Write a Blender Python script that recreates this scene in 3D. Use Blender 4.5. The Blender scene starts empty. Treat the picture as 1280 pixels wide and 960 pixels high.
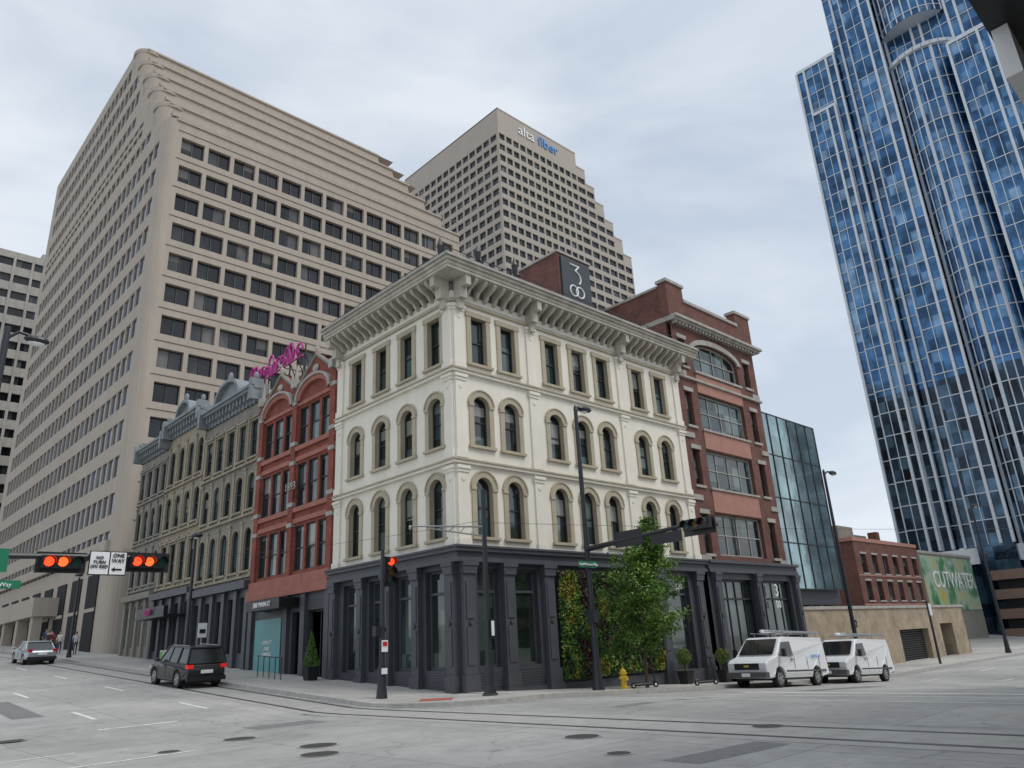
import bpy, bmesh, math, random
from mathutils import Vector, Matrix
random.seed(7)
SC=bpy.context.scene; COL=SC.collection
# ------------------------------------------------------------------ materials
MATS={}
def newmat(name):
    m=bpy.data.materials.new(name); m.use_nodes=True
    return m,m.node_tree.nodes,m.node_tree.links,m.node_tree.nodes["Principled BSDF"]
def mat(name,col,rough=.8,metal=0,var=.12,scale=1.5,bump=0.0,bscale=20,ior=1.5,streak=0):
    if name in MATS: return MATS[name]
    m,n,l,p=newmat(name)
    p.inputs["Roughness"].default_value=rough; p.inputs["Metallic"].default_value=metal; p.inputs["IOR"].default_value=ior
    geo=n.new("ShaderNodeNewGeometry")
    if var>0:
        t=n.new("ShaderNodeTexNoise"); t.inputs["Scale"].default_value=scale; t.inputs["Detail"].default_value=7; t.inputs["Roughness"].default_value=.65
        src=geo.outputs["Position"]
        l.new(src,t.inputs["Vector"])
        mr=n.new("ShaderNodeMapRange"); mr.inputs[1].default_value=.3; mr.inputs[2].default_value=.7
        mr.inputs[3].default_value=1-var; mr.inputs[4].default_value=1+var
        l.new(t.outputs[0],mr.inputs[0])
        fac=mr.outputs[0]
        if streak:
            mp=n.new("ShaderNodeMapping"); mp.inputs["Scale"].default_value=(2.2,2.2,.16); l.new(src,mp.inputs[0])
            t2=n.new("ShaderNodeTexNoise"); t2.inputs["Scale"].default_value=1.0; t2.inputs["Detail"].default_value=5; l.new(mp.outputs[0],t2.inputs["Vector"])
            m2=n.new("ShaderNodeMapRange"); m2.inputs[1].default_value=.35; m2.inputs[2].default_value=.7; m2.inputs[3].default_value=1; m2.inputs[4].default_value=1-streak
            l.new(t2.outputs[0],m2.inputs[0])
            mm=n.new("ShaderNodeMath"); mm.operation='MULTIPLY'; l.new(fac,mm.inputs[0]); l.new(m2.outputs[0],mm.inputs[1]); fac=mm.outputs[0]
        v=n.new("ShaderNodeVectorMath"); v.operation='SCALE'; v.inputs[0].default_value=col[:3]
        l.new(fac,v.inputs["Scale"]); l.new(v.outputs[0],p.inputs["Base Color"])
    else: p.inputs["Base Color"].default_value=(*col[:3],1)
    if bump>0:
        t=n.new("ShaderNodeTexNoise"); t.inputs["Scale"].default_value=bscale; t.inputs["Detail"].default_value=5
        l.new(geo.outputs["Position"],t.inputs["Vector"])
        b=n.new("ShaderNodeBump"); b.inputs["Strength"].default_value=bump; b.inputs["Distance"].default_value=.02
        l.new(t.outputs[0],b.inputs["Height"]); l.new(b.outputs[0],p.inputs["Normal"])
    MATS[name]=m; return m
def brickmat(name,c1,c2,mortar,scale=1.0):
    m,n,l,p=newmat(name); p.inputs["Roughness"].default_value=.9
    geo=n.new("ShaderNodeNewGeometry"); sx=n.new("ShaderNodeSeparateXYZ"); l.new(geo.outputs["Position"],sx.inputs[0])
    ad=n.new("ShaderNodeMath"); l.new(sx.outputs[0],ad.inputs[0]); l.new(sx.outputs[1],ad.inputs[1])
    cb=n.new("ShaderNodeCombineXYZ"); l.new(ad.outputs[0],cb.inputs[0]); l.new(sx.outputs[2],cb.inputs[1])
    br=n.new("ShaderNodeTexBrick"); br.inputs["Color1"].default_value=(*c1,1); br.inputs["Color2"].default_value=(*c2,1); br.inputs["Mortar"].default_value=(*mortar,1)
    br.inputs["Scale"].default_value=scale; br.inputs["Mortar Size"].default_value=.006; br.inputs["Brick Width"].default_value=.22; br.inputs["Row Height"].default_value=.075
    l.new(cb.outputs[0],br.inputs["Vector"])
    t=n.new("ShaderNodeTexNoise"); t.inputs["Scale"].default_value=.9; t.inputs["Detail"].default_value=8; t.inputs["Roughness"].default_value=.7; l.new(geo.outputs["Position"],t.inputs["Vector"])
    mr=n.new("ShaderNodeMapRange"); mr.inputs[1].default_value=.3; mr.inputs[2].default_value=.7; mr.inputs[3].default_value=.62; mr.inputs[4].default_value=1.3
    l.new(t.outputs[0],mr.inputs[0])
    v=n.new("ShaderNodeVectorMath"); v.operation='SCALE'; l.new(br.outputs[0],v.inputs[0]); l.new(mr.outputs[0],v.inputs["Scale"]); l.new(v.outputs[0],p.inputs["Base Color"])
    return m
def glassmat(name,cols,rough=.06,metal=0.0,ior=1.9,pane=(2.7,2.7,3.35),wob=.02):
    """opaque window glass; each pane gets its own tint (blinds, rooms behind, reflections put into the colour)"""
    m,n,l,p=newmat(name); p.inputs["Roughness"].default_value=rough; p.inputs["Metallic"].default_value=metal; p.inputs["IOR"].default_value=ior
    geo=n.new("ShaderNodeNewGeometry"); sn=n.new("ShaderNodeVectorMath"); sn.operation='SNAP'
    l.new(geo.outputs["Position"],sn.inputs[0]); sn.inputs[1].default_value=pane
    w=n.new("ShaderNodeTexWhiteNoise"); l.new(sn.outputs[0],w.inputs[0])
    cr=n.new("ShaderNodeValToRGB"); cr.color_ramp.interpolation='LINEAR'
    while len(cr.color_ramp.elements)<len(cols): cr.color_ramp.elements.new(.5)
    for i,(pos,c) in enumerate(cols):
        cr.color_ramp.elements[i].position=pos; cr.color_ramp.elements[i].color=(*c,1)
    l.new(w.outputs[0],cr.inputs[0]); 
    t=n.new("ShaderNodeTexNoise"); t.inputs["Scale"].default_value=.35; t.inputs["Detail"].default_value=3; l.new(geo.outputs["Position"],t.inputs["Vector"])
    mr=n.new("ShaderNodeMapRange"); mr.inputs[1].default_value=.35; mr.inputs[2].default_value=.65; mr.inputs[3].default_value=.6; mr.inputs[4].default_value=1.5
    l.new(t.outputs[0],mr.inputs[0])
    v=n.new("ShaderNodeVectorMath"); v.operation='SCALE'; l.new(cr.outputs[0],v.inputs[0]); l.new(mr.outputs[0],v.inputs["Scale"]); l.new(v.outputs[0],p.inputs["Base Color"])
    b=n.new("ShaderNodeBump"); b.inputs["Strength"].default_value=wob*3; b.inputs["Distance"].default_value=.05
    t2=n.new("ShaderNodeTexNoise"); t2.inputs["Scale"].default_value=1.2; l.new(geo.outputs["Position"],t2.inputs["Vector"])
    l.new(t2.outputs[0],b.inputs["Height"]); l.new(b.outputs[0],p.inputs["Normal"])
    MATS[name]=m; return m
def emis(name,col,s):
    m,n,l,p=newmat(name); p.inputs["Base Color"].default_value=(*col,1); p.inputs["Emission Color"].default_value=(*col,1); p.inputs["Emission Strength"].default_value=s; return m

CREAM=mat("cream_painted_stucco",(.79,.745,.645),.8,var=.05,scale=.8,bump=.15,bscale=8,streak=.08)
TAN=mat("tan_trim_paint",(.44,.385,.28),.75,var=.1,scale=2,streak=.12)
CORN=mat("cornice_grey_cream",(.52,.485,.41),.75,var=.12,scale=2,streak=.2)
DARK=mat("charcoal_storefront_paint",(.068,.072,.084),.5,var=.14,scale=2)
DARK2=mat("charcoal_panel",(.05,.054,.064),.5,var=.12,scale=2)
BLACK=mat("black_metal",(.012,.012,.014),.4,var=.1)
FRAME=mat("dark_window_frame",(.03,.03,.03),.5,var=0)
BLIND=mat("roller_blind_behind_glass",(.22,.23,.21),.12,var=.15,scale=.8,ior=1.8)
ROOFM=mat("roof_membrane",(.2,.2,.2),.9)
CORE=mat("interior_shade_fill",(.012,.012,.013),.9,var=0)  # near-black fill; shade inside buildings and openings is put into the colour
GL=glassmat("sash_glass",[(0,(.008,.012,.013)),(.55,(.015,.028,.03)),(.8,(.05,.085,.085)),(1,(.13,.17,.16))],ior=1.8,pane=(.9,1.0,1.15))
GLS=glassmat("storefront_glass",[(0,(.012,.018,.017)),(.6,(.03,.045,.04)),(1,(.07,.09,.08))],ior=1.9,pane=(.8,.8,1.6))  # greenery reflections are put into the pane tints
RBRICK=brickmat("red_brick",(.175,.066,.05),(.125,.05,.04),(.15,.105,.085))
RBRICK2=brickmat("bright_red_brick",(.285,.072,.046),(.22,.057,.04),(.17,.07,.055))
BBRICK=brickmat("tan_brick",(.38,.30,.205),(.32,.255,.175),(.34,.29,.24))
PINK=mat("terracotta_spandrel",(.38,.19,.15),.8,var=.1)
LSTONE=mat("limestone_trim",(.40,.38,.345),.8,var=.15,streak=.2)
PINKST=mat("red_sandstone",(.34,.13,.095),.8,var=.18)
BEIGE=mat("precast_beige",(.43,.372,.312),.85,var=.05,scale=.3,streak=.1)
BEIGE2=mat("precast_beige_far",(.41,.362,.312),.85,var=.04,scale=.2)
TG=glassmat("tower_window_glass",[(0,(.010,.011,.013)),(.7,(.018,.02,.024)),(.9,(.05,.055,.06)),(1,(.14,.135,.13))],ior=1.5,pane=(1.375,2.7,3.35))
TGB=glassmat("tower_glass_painted_sky",[(0,(.02,.035,.06)),(.5,(.035,.06,.10)),(1,(.07,.11,.18))],ior=1.8,pane=(2.7,1.35,3.35))  # blue sky reflection painted into the base colour
GREYB=mat("grey_painted_stone",(.25,.235,.20),.8,var=.12,streak=.2)
GREYD=mat("grey_blue_metal_cornice",(.24,.265,.28),.7,var=.15,streak=.2)
TANB=mat("tan_sandstone",(.34,.295,.22),.85,var=.14,streak=.25)
ALUM=mat("aluminium_fin",(.6,.64,.68),.4,metal=.2,var=.05)
GAG=glassmat("blue_curtain_glass",[(0,(.025,.07,.15)),(.35,(.035,.10,.21)),(.7,(.055,.145,.28)),(1,(.15,.25,.37))],rough=.08,metal=.75,ior=1.6,pane=(1.5,1.5,1.95),wob=.05)  # sky reflection of the lit upper floors put into the blue
GAD=glassmat("blue_curtain_glass_low",[(0,(.006,.012,.02)),(.5,(.018,.042,.075)),(1,(.08,.15,.22))],rough=.08,metal=.6,ior=1.6,pane=(1.5,1.5,1.95),wob=.05)  # darker copy of the same glass; lower floors' dimness is in the colour
TEAL=glassmat("teal_reflective_glass",[(0,(.2,.29,.3)),(1,(.3,.4,.42))],rough=.07,metal=.75,pane=(2,2,3))
WHITE=mat("white_paint",(.75,.76,.77),.35,var=.03)
ROADW=mat("road_paint",(.66,.66,.63),.8,var=.35,scale=6)

# ------------------------------------------------------------------ mesh builder
def frF(Y=0): return (lambda s,d,z:(s,Y-d,z)), (0,-1,0)      # facade looking to -y
def frL(X=0): return (lambda s,d,z:(X-d,s,z)), (-1,0,0)      # facade looking to -x
ID=((lambda s,d,z:(s,d,z)),(0,0,1))
class B:
    def __init__(s): s.v=[];s.f=[];s.mi=[];s.mats=[]
    def m(s,mt):
        if mt not in s.mats: s.mats.append(mt)
        return s.mats.index(mt)
    def face(s,pts,mt,hint=None):
        if hint is not None:
            a=Vector(pts[0]);n=Vector((0,0,0))
            for i in range(1,len(pts)-1): n+=(Vector(pts[i])-a).cross(Vector(pts[i+1])-a)
            if n.dot(Vector(hint))<0: pts=pts[::-1]
        k=len(s.v); s.v+=[tuple(p) for p in pts]; s.f.append(tuple(range(k,k+len(pts)))); s.mi.append(s.m(mt))
    def box(s,x0,x1,y0,y1,z0,z1,mt,fr=ID):
        t=fr[0]; P=[t(x,y,z) for x in(x0,x1) for y in(y0,y1) for z in(z0,z1)]
        c=sum((Vector(p) for p in P),Vector())/8
        for q in((0,1,3,2),(4,5,7,6),(0,1,5,4),(2,3,7,6),(0,2,6,4),(1,3,7,5)):
            pts=[P[i] for i in q]; fc=sum((Vector(p) for p in pts),Vector())/4
            s.face(pts,mt,fc-c)
    def loft(s,A,Bp,mt,caps=True):
        n=len(A); ca=sum((Vector(p) for p in A),Vector())/n; cb=sum((Vector(p) for p in Bp),Vector())/n; c=(ca+cb)/2
        for i in range(n):
            j=(i+1)%n; pts=[A[i],A[j],Bp[j],Bp[i]]
            fc=sum((Vector(p) for p in pts),Vector())/4; s.face(pts,mt,fc-c)
        if caps: s.face(A,mt,ca-c); s.face(Bp,mt,cb-c)
    def cyl(s,p0,p1,r0,r1=None,n=10,mt=None,caps=True):
        r1=r0 if r1 is None else r1
        p0=Vector(p0);p1=Vector(p1);d=(p1-p0).normalized(); u=d.orthogonal().normalized(); w=d.cross(u)
        A=[p0+(u*math.cos(2*math.pi*i/n)+w*math.sin(2*math.pi*i/n))*r0 for i in range(n)]
        C=[p1+(u*math.cos(2*math.pi*i/n)+w*math.sin(2*math.pi*i/n))*r1 for i in range(n)]
        s.loft(A,C,mt,caps)
    def path(s,pts,r,mt,n=6):
        for a,b in zip(pts[:-1],pts[1:]): s.cyl(a,b,r,r,n,mt)
    def ell(s,c,r,mt,nu=10,nv=6):
        c=Vector(c)
        def P(i,j):
            a=2*math.pi*i/nu;b=math.pi*j/nv
            return c+Vector((r[0]*math.cos(a)*math.sin(b),r[1]*math.sin(a)*math.sin(b),r[2]*math.cos(b)))
        for i in range(nu):
            for j in range(nv):
                pts=[P(i,j),P(i+1,j),P(i+1,j+1),P(i,j+1)]
                if j==0: pts=[pts[0],pts[2],pts[3]]
                elif j==nv-1: pts=pts[:3]
                s.face(pts,mt,sum(pts,Vector())/len(pts)-c)
    def arcband(s,fr,sc,zc,rx,rz,w,d0,d1,mt,n=12,a0=0,a1=math.pi):
        t=fr[0]
        for i in range(n):
            A=a0+(a1-a0)*i/n;C=a0+(a1-a0)*(i+1)/n
            q=[]
            for (an,k) in((A,0),(C,0),(C,w),(A,w)): q.append((sc+(rx+k)*math.cos(an),zc+(rz+k)*math.sin(an)))
            s.face([t(a,d1,b) for a,b in q],mt,fr[1])
            s.face([t(*q[3][:1],d1,q[3][1]),t(q[2][0],d1,q[2][1]),t(q[2][0],d0,q[2][1]),t(q[3][0],d0,q[3][1])],mt)
            s.face([t(q[0][0],d1,q[0][1]),t(q[1][0],d1,q[1][1]),t(q[1][0],d0,q[1][1]),t(q[0][0],d0,q[0][1])],mt)
    def facade(s,fr,s0,s1,z0,z1,ops,mw,mg,depth=.25,mr=None):
        t,N=fr; mr=mr or mw
        S=sorted({round(q,4) for q in [s0,s1]+[o[i] for o in ops for i in(0,1)]})
        Z=sorted({round(q,4) for q in [z0,z1]+[o[i] for o in ops for i in(2,3)]})
        for i in range(len(S)-1):
            cs=(S[i]+S[i+1])/2; col=[o for o in ops if o[0]<cs<o[1]]; run=None
            for j in range(len(Z)-1):
                cz=(Z[j]+Z[j+1])/2
                solid=not any(o[2]<cz<o[3] for o in col)
                if solid:
                    if run is None: run=Z[j]
                if (not solid or j==len(Z)-2) and run is not None:
                    e=Z[j+1] if solid else Z[j]
                    s.face([t(S[i],0,run),t(S[i+1],0,run),t(S[i+1],0,e),t(S[i],0,e)],mw,N); run=None
        for o in ops:
            a,b,c,d=o[:4]; k=o[4] if len(o)>4 else 'r'
            if k=='r': top=[(b,d),(a,d)]
            else:
                rz=(b-a)/2 if k=='a' else (b-a)*k; n=12; zc=d-rz; sc=(a+b)/2
                top=[(sc+(b-a)/2*math.cos(math.pi*i/n),zc+rz*math.sin(math.pi*i/n)) for i in range(n+1)]
                for p,q in zip(top[:-1],top[1:]):
                    s.face([t(p[0],0,p[1]),t(q[0],0,q[1]),t(q[0],0,d),t(p[0],0,d)],mw,N)
            out=[(a,c),(b,c)]+top
            s.face([t(p[0],-depth,p[1]) for p in out],mg,N)
            for p,q in zip(out,out[1:]+out[:1]):
                s.face([t(p[0],0,p[1]),t(q[0],0,q[1]),t(q[0],-depth,q[1]),t(p[0],-depth,p[1])],mr)
    def finish(s,name,parent=None,merge=False,smooth=False,bevel=0):
        me=bpy.data.meshes.new(name); me.from_pydata(s.v,[],s.f)
        for mt in s.mats: me.materials.append(mt)
        me.polygons.foreach_set("material_index",s.mi); me.update()
        if merge or smooth or bevel:
            bm=bmesh.new(); bm.from_mesh(me); bmesh.ops.remove_doubles(bm,verts=bm.verts,dist=.0005); bmesh.ops.recalc_face_normals(bm,faces=bm.faces); bm.to_mesh(me); bm.free()
        if smooth:
            me.polygons.foreach_set("use_smooth",[True]*len(me.polygons))
        o=bpy.data.objects.new(name,me); COL.objects.link(o)
        if bevel:
            md=o.modifiers.new("bevel","BEVEL"); md.width=bevel; md.segments=3; md.limit_method='ANGLE'; md.angle_limit=math.radians(35)
        if parent: o.parent=parent
        return o
def empty(name,loc=(0,0,0),rz=0):
    e=bpy.data.objects.new(name,None); COL.objects.link(e); e.location=loc; e.rotation_euler=(0,0,rz); e.empty_display_size=.5; return e
def text(body,size,fr,s,d,z,mt,parent,name="lettering",flip=False,ext=.02,align='CENTER',shear=0,sx=1):
    cu=bpy.data.curves.new(name,"FONT"); cu.body=body; cu.size=size; cu.extrude=ext; cu.align_x=align; cu.align_y='CENTER'; cu.shear=shear; cu.materials.append(mt); cu.resolution_u=3
    o=bpy.data.objects.new(name,cu); COL.objects.link(o)
    N=Vector(fr[1]); U=Vector((0,0,1)); X=U.cross(N)
    M=Matrix((X*sx,U,N)).transposed().to_4x4(); M.translation=Vector(fr[0](s,d,z)); o.matrix_world=M
    if parent: o.parent=parent
    return o
def win(b,fr,a,c,z0,z1,kind='r',mf=None,depth=.25,mull=0,rail=True,w=.06,blind=0):
    """sash frame inside an opening"""
    mf=mf or FRAME; d0=-depth+.002; d1=-depth+.07
    ztop=z1
    if kind!='r':
        rz=(c-a)/2 if kind=='a' else (c-a)*kind; ztop=z1-rz
        b.arcband(fr,(a+c)/2,ztop,(c-a)/2-w,rz-w,w,d0,d1,mf,n=10)
    else: b.box(a,c,d0,d1,z1-w,z1-.001,mf,fr)
    b.box(a+.001,a+w,d0,d1,z0+w,ztop-w*(kind=='r'),mf,fr); b.box(c-w,c-.001,d0,d1,z0+w,ztop-w*(kind=='r'),mf,fr)
    b.box(a,c,d0,d1,z0+.001,z0+w,mf,fr)
    if rail: b.box(a+w,c-w,d0,d1-.01,(z0+z1)/2-.03,(z0+z1)/2+.03,mf,fr)
    for i in range(mull):
        x=a+(c-a)*(i+1)/(mull+1); b.box(x-.03,x+.03,d0,d1-.02,z0+w,z1-w,mf,fr)
    if random.random()<blind:
        n=mull+1; q=random.randrange(n); xa=a+(c-a)*q/n+w; xb=a+(c-a)*(q+1)/n-w
        zt=ztop-.02 if kind!='r' else z1-w; h=(zt-z0)*random.uniform(.2,.55)
        b.box(xa,xb,d0,d0+.012,zt-h,zt,BLIND,fr)
def surround(b,fr,a,c,z0,z1,kind,mt,w=.16,p=.07):
    ztop=z1
    if kind!='r':
        rz=(c-a)/2 if kind=='a' else (c-a)*kind; ztop=z1-rz
        b.arcband(fr,(a+c)/2,ztop,(c-a)/2,rz,w,-.01,p,mt,n=12)
    else: b.box(a-w-.05,c+w+.05,-.01,p+.03,z1,z1+w,mt,fr)
    b.box(a-w,a,-.01,p,z0,ztop,mt,fr); b.box(c,c+w,-.01,p,z0,ztop,mt,fr)
    b.box(a-w-.06,c+w+.06,-.01,p+.08,z0-.12,z0,mt,fr)

# ------------------------------------------------------------------ ground
def g(x,y):
    zx=0 if x<0 else (-.045*x if x<26 else -1.17)
    zy=0 if y<0 else (.058*y if y<110 else 6.38)
    return zx+zy
def groundmat(name,base,dark,joint):
    m,n,l,p=newmat(name); p.inputs["Roughness"].default_value=.85
    geo=n.new("ShaderNodeNewGeometry"); pos=geo.outputs["Position"]
    def noise(sc,det=6,ro=.6,vec=None):
        t=n.new("ShaderNodeTexNoise"); t.inputs["Scale"].default_value=sc; t.inputs["Detail"].default_value=det; t.inputs["Roughness"].default_value=ro; l.new(vec or pos,t.inputs["Vector"]); return t.outputs[0]
    def rng(s,a,b,c,d):
        r=n.new("ShaderNodeMapRange"); r.inputs[1].default_value=a;r.inputs[2].default_value=b;r.inputs[3].default_value=c;r.inputs[4].default_value=d; l.new(s,r.inputs[0]); return r.outputs[0]
    def mul(a,b_):
        q=n.new("ShaderNodeMath"); q.operation='MULTIPLY'; l.new(a,q.inputs[0]); l.new(b_,q.inputs[1]); return q.outputs[0]
    f=mul(rng(noise(.12),.35,.65,.82,1.1),rng(noise(2.5,8,.7),.3,.7,.86,1.12))
    f=mul(f,rng(noise(60,2),.3,.7,.84,1.16))
    f=mul(f,rng(noise(1.1,4,.5),.62,.75,1,.75))
    vo=n.new("ShaderNodeTexVoronoi"); vo.feature='DISTANCE_TO_EDGE'; vo.inputs["Scale"].default_value=.16
    wv=n.new("ShaderNodeTexNoise"); wv.inputs["Scale"].default_value=.8; wv.inputs["Detail"].default_value=6; l.new(pos,wv.inputs["Vector"])
    mx=n.new("ShaderNodeVectorMath"); mx.operation='MULTIPLY_ADD'; l.new(wv.outputs["Color"],mx.inputs[0]); mx.inputs[1].default_value=(2.5,2.5,0); l.new(pos,mx.inputs[2]); l.new(mx.outputs[0],vo.inputs["Vector"])
    f=mul(f,rng(vo.outputs["Distance"],0,.004,.6,1))
    br=n.new("ShaderNodeTexBrick"); br.offset=0; br.inputs["Scale"].default_value=1; br.inputs["Brick Width"].default_value=joint; br.inputs["Row Height"].default_value=joint*.95
    br.inputs["Mortar Size"].default_value=.014; br.inputs["Color1"].default_value=(1,1,1,1); br.inputs["Color2"].default_value=(.88,.88,.88,1); br.inputs["Mortar"].default_value=(.5,.5,.5,1); l.new(pos,br.inputs["Vector"])
    c=n.new("ShaderNodeMixRGB"); c.inputs[1].default_value=(*dark,1); c.inputs[2].default_value=(*base,1); l.new(rng(noise(.3,5,.6),.38,.6,0,1),c.inputs[0])
    v=n.new("ShaderNodeVectorMath"); v.operation='SCALE'; l.new(c.outputs[0],v.inputs[0]); l.new(f,v.inputs["Scale"])
    v2=n.new("ShaderNodeVectorMath"); v2.operation='MULTIPLY'; l.new(v.outputs[0],v2.inputs[0]); l.new(br.outputs[0],v2.inputs[1]); l.new(v2.outputs[0],p.inputs["Base Color"])
    b=n.new("ShaderNodeBump"); b.inputs["Strength"].default_value=.3; b.inputs["Distance"].default_value=.02; l.new(noise(30,4),b.inputs["Height"]); l.new(b.outputs[0],p.inputs["Normal"])
    return m
ROAD=groundmat("road_concrete",(.40,.388,.365),(.325,.318,.303),3.6)
WALK=groundmat("sidewalk_concrete",(.46,.44,.405),(.39,.375,.35),1.5)
KERB=mat("kerb_stone",(.42,.405,.38),.85,var=.2,scale=3)
b=B()
xs=[-1500,-400,-100,-40,-20,-10,0,8,16,26,60,130,400,1500]; ys=[-1500,-400,-100,-40,-20,-10,0,20,50,80,110,200,500,1500]
for i in range(len(xs)-1):
    for j in range(len(ys)-1):
        q=[(xs[i],ys[j]),(xs[i+1],ys[j]),(xs[i+1],ys[j+1]),(xs[i],ys[j+1])]
        b.face([(x,y,g(x,y)) for x,y in q],ROAD,(0,0,1))
b.finish("ground",merge=True)
# pavement with kerb
outer=[(-4,y) for y in range(110,0,-5)]+[(-4,0)]
outer+=[( -.5-3.5*math.cos(a*math.pi/20),-.5-3.5*math.sin(a*math.pi/20)) for a in range(0,11)]
outer+=[(0,-4),(8,-4),(16,-4),(26,-4),(60,-4),(130,-4)]
inner=[]
for (x,y) in outer:
    if y>0: inner.append((.6,y))
    elif x<0: inner.append((.6,.6))
    else: inner.append((x,.6))
def offs(p,q,k): 
    v=Vector((q[0]-p[0],q[1]-p[1])); v.normalize(); return (p[0]+v.x*k,p[1]+v.y*k)
b=B(); H=.14
GUT=mat("gutter_concrete",(.27,.262,.25),.9,var=.3,scale=4)
for i in range(len(outer)-1):
    o0,o1=outer[i],outer[i+1]; i0,i1=inner[i],inner[i+1]; k0,k1=offs(o0,i0,.16),offs(o1,i1,.16)
    P=lambda p,h=H:(p[0],p[1],g(*p)+h)
    b.face([P(offs(o0,i0,-.45),.005),P(offs(o1,i1,-.45),.005),P(o1,.005),P(o0,.005)],GUT,(0,0,1))
    b.face([P(o0,-.05),P(o1,-.05),P(o1),P(o0)],KERB)
    b.face([P(o0),P(o1),P(k1),P(k0)],KERB,(0,0,1))
    m0=( (0,i0[1]) if i0[0]==.6 and i0[1]>0.6 else i0); m1=( (0,i1[1]) if i1[0]==.6 and i1[1]>.6 else i1)
    if i0[1]==.6 and i0[0]>.6: m0=(i0[0],0)
    if i1[1]==.6 and i1[0]>.6: m1=(i1[0],0)
    if i0==(.6,.6): m0=(0,0)
    if i1==(.6,.6): m1=(0,0)
    b.face([P(k0),P(k1),P(m1)]+([P(m0)] if m0!=m1 else []),WALK,(0,0,1))
    if m0!=m1: b.face([P(m0),P(m1),P(i1),P(i0)],WALK,(0,0,1))
b.finish("sidewalk")
b=B()
for i in range(30):
    y=-30+i*5
    b.box(-26,-22,y,y+5,g(-22,y+2.5)-.3,g(-22,y+2.5)+.14,WALK)
b.finish("sidewalk")
# markings
b=B()
def strip(x0,y0,x1,y1,w,mt,h=.006):
    L=math.hypot(x1-x0,y1-y0); n=max(1,int(L/1.5)); nx,ny=-(y1-y0)/L*w/2,(x1-x0)/L*w/2
    for i in range(n):
        a,c=i/n,(i+1)/n; ax,ay=x0+(x1-x0)*a,y0+(y1-y0)*a; cx,cy=x0+(x1-x0)*c,y0+(y1-y0)*c
        q=[(ax+nx,ay+ny),(ax-nx,ay-ny),(cx-nx,cy-ny),(cx+nx,cy+ny)]
        b.face([(x,y,g(x,y)+h) for x,y in q],mt,(0,0,1))
for x in(-7.9,-11.4,-14.8):
    for k in range(14):
        y=4+k*9; strip(x,y,x,y+2.6,.13,ROADW)
for y in(-7.5,-11,-14.5):
    for k in range(10):
        x=14+k*10; strip(x,y,x+3,y,.13,ROADW)
for x in(1.6,4.8): strip(x,-4.8,x,-20,.2,ROADW)
strip(7.2,-7.4,7.2,-20,.5,ROADW)
strip(-14.8,-6.2,-12.2,-6.0,.12,ROADW); strip(-16,-3.6,-13.8,-3.4,.12,ROADW)
strip(-14.9,-9.0,-14.3,-11.0,.14,ROADW); strip(-12.0,1.5,-9.8,1.6,.13,ROADW)
b.finish("road_marking")
PATCH=mat("asphalt_patch",(.17,.168,.165),.9,var=.2,scale=5)
b=B()
for (x0,y0,x1,y1,w) in((-9.4,-2.5,-7.4,-2.6,1.2),(-2.0,-9.0,2.5,-9.1,.5),(-12.8,6,-12.7,12,.9),(9,-9,15,-9.1,.8),(-9,-16,-6.6,-16.2,.7)): strip(x0,y0,x1,y1,w,PATCH,.003)
b.finish("road_patch")
RAIL=mat("steel_rail",(.09,.085,.08),.45,metal=.5,var=.2)
RAILC=mat("rail_concrete",(.335,.325,.305),.85,var=.15,scale=2)
b=B()
strip(-5.2,-60,-5.2,109,2.5,RAILC,.0045)
for x in(-5.92,-4.48):
    strip(x-.0,-60,x,109,.16,RAIL,.009)
b.finish("tram_track")
MH=mat("cast_iron",(.06,.057,.053),.6,metal=.3,var=.3,scale=12)
for i,(x,y,r) in enumerate([(-10.5,-8.1,.38),(-10.7,-4.8,.36),(-11.2,-9.4,.36),(-7.25,-12.5,.34),(-14.2,1.2,.35),(-8.7,-14.6,.2),(-12.6,-5.6,.22),(-4.6,-15.0,.3)]):
    b=B(); n=20
    for rr,h,mt in((r+.06,.0075,RAILC),(r,.0125,MH)):
        b.face([(x+rr*math.cos(2*math.pi*k/n),y+rr*math.sin(2*math.pi*k/n),g(x,y)+h) for k in range(n)],mt,(0,0,1))
    b.finish("manhole_cover")
PAD=mat("red_tactile_paving",(.36,.1,.07),.8,var=.2,scale=20)
b=B(); b.face([(x,y,g(x,y)+H+.006) for x,y in((-3.2,-1.6),(-2.4,-.7),(-1.6,-1.5),(-2.4,-2.4))],PAD,(0,0,1)); b.finish("tactile_paving")

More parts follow.
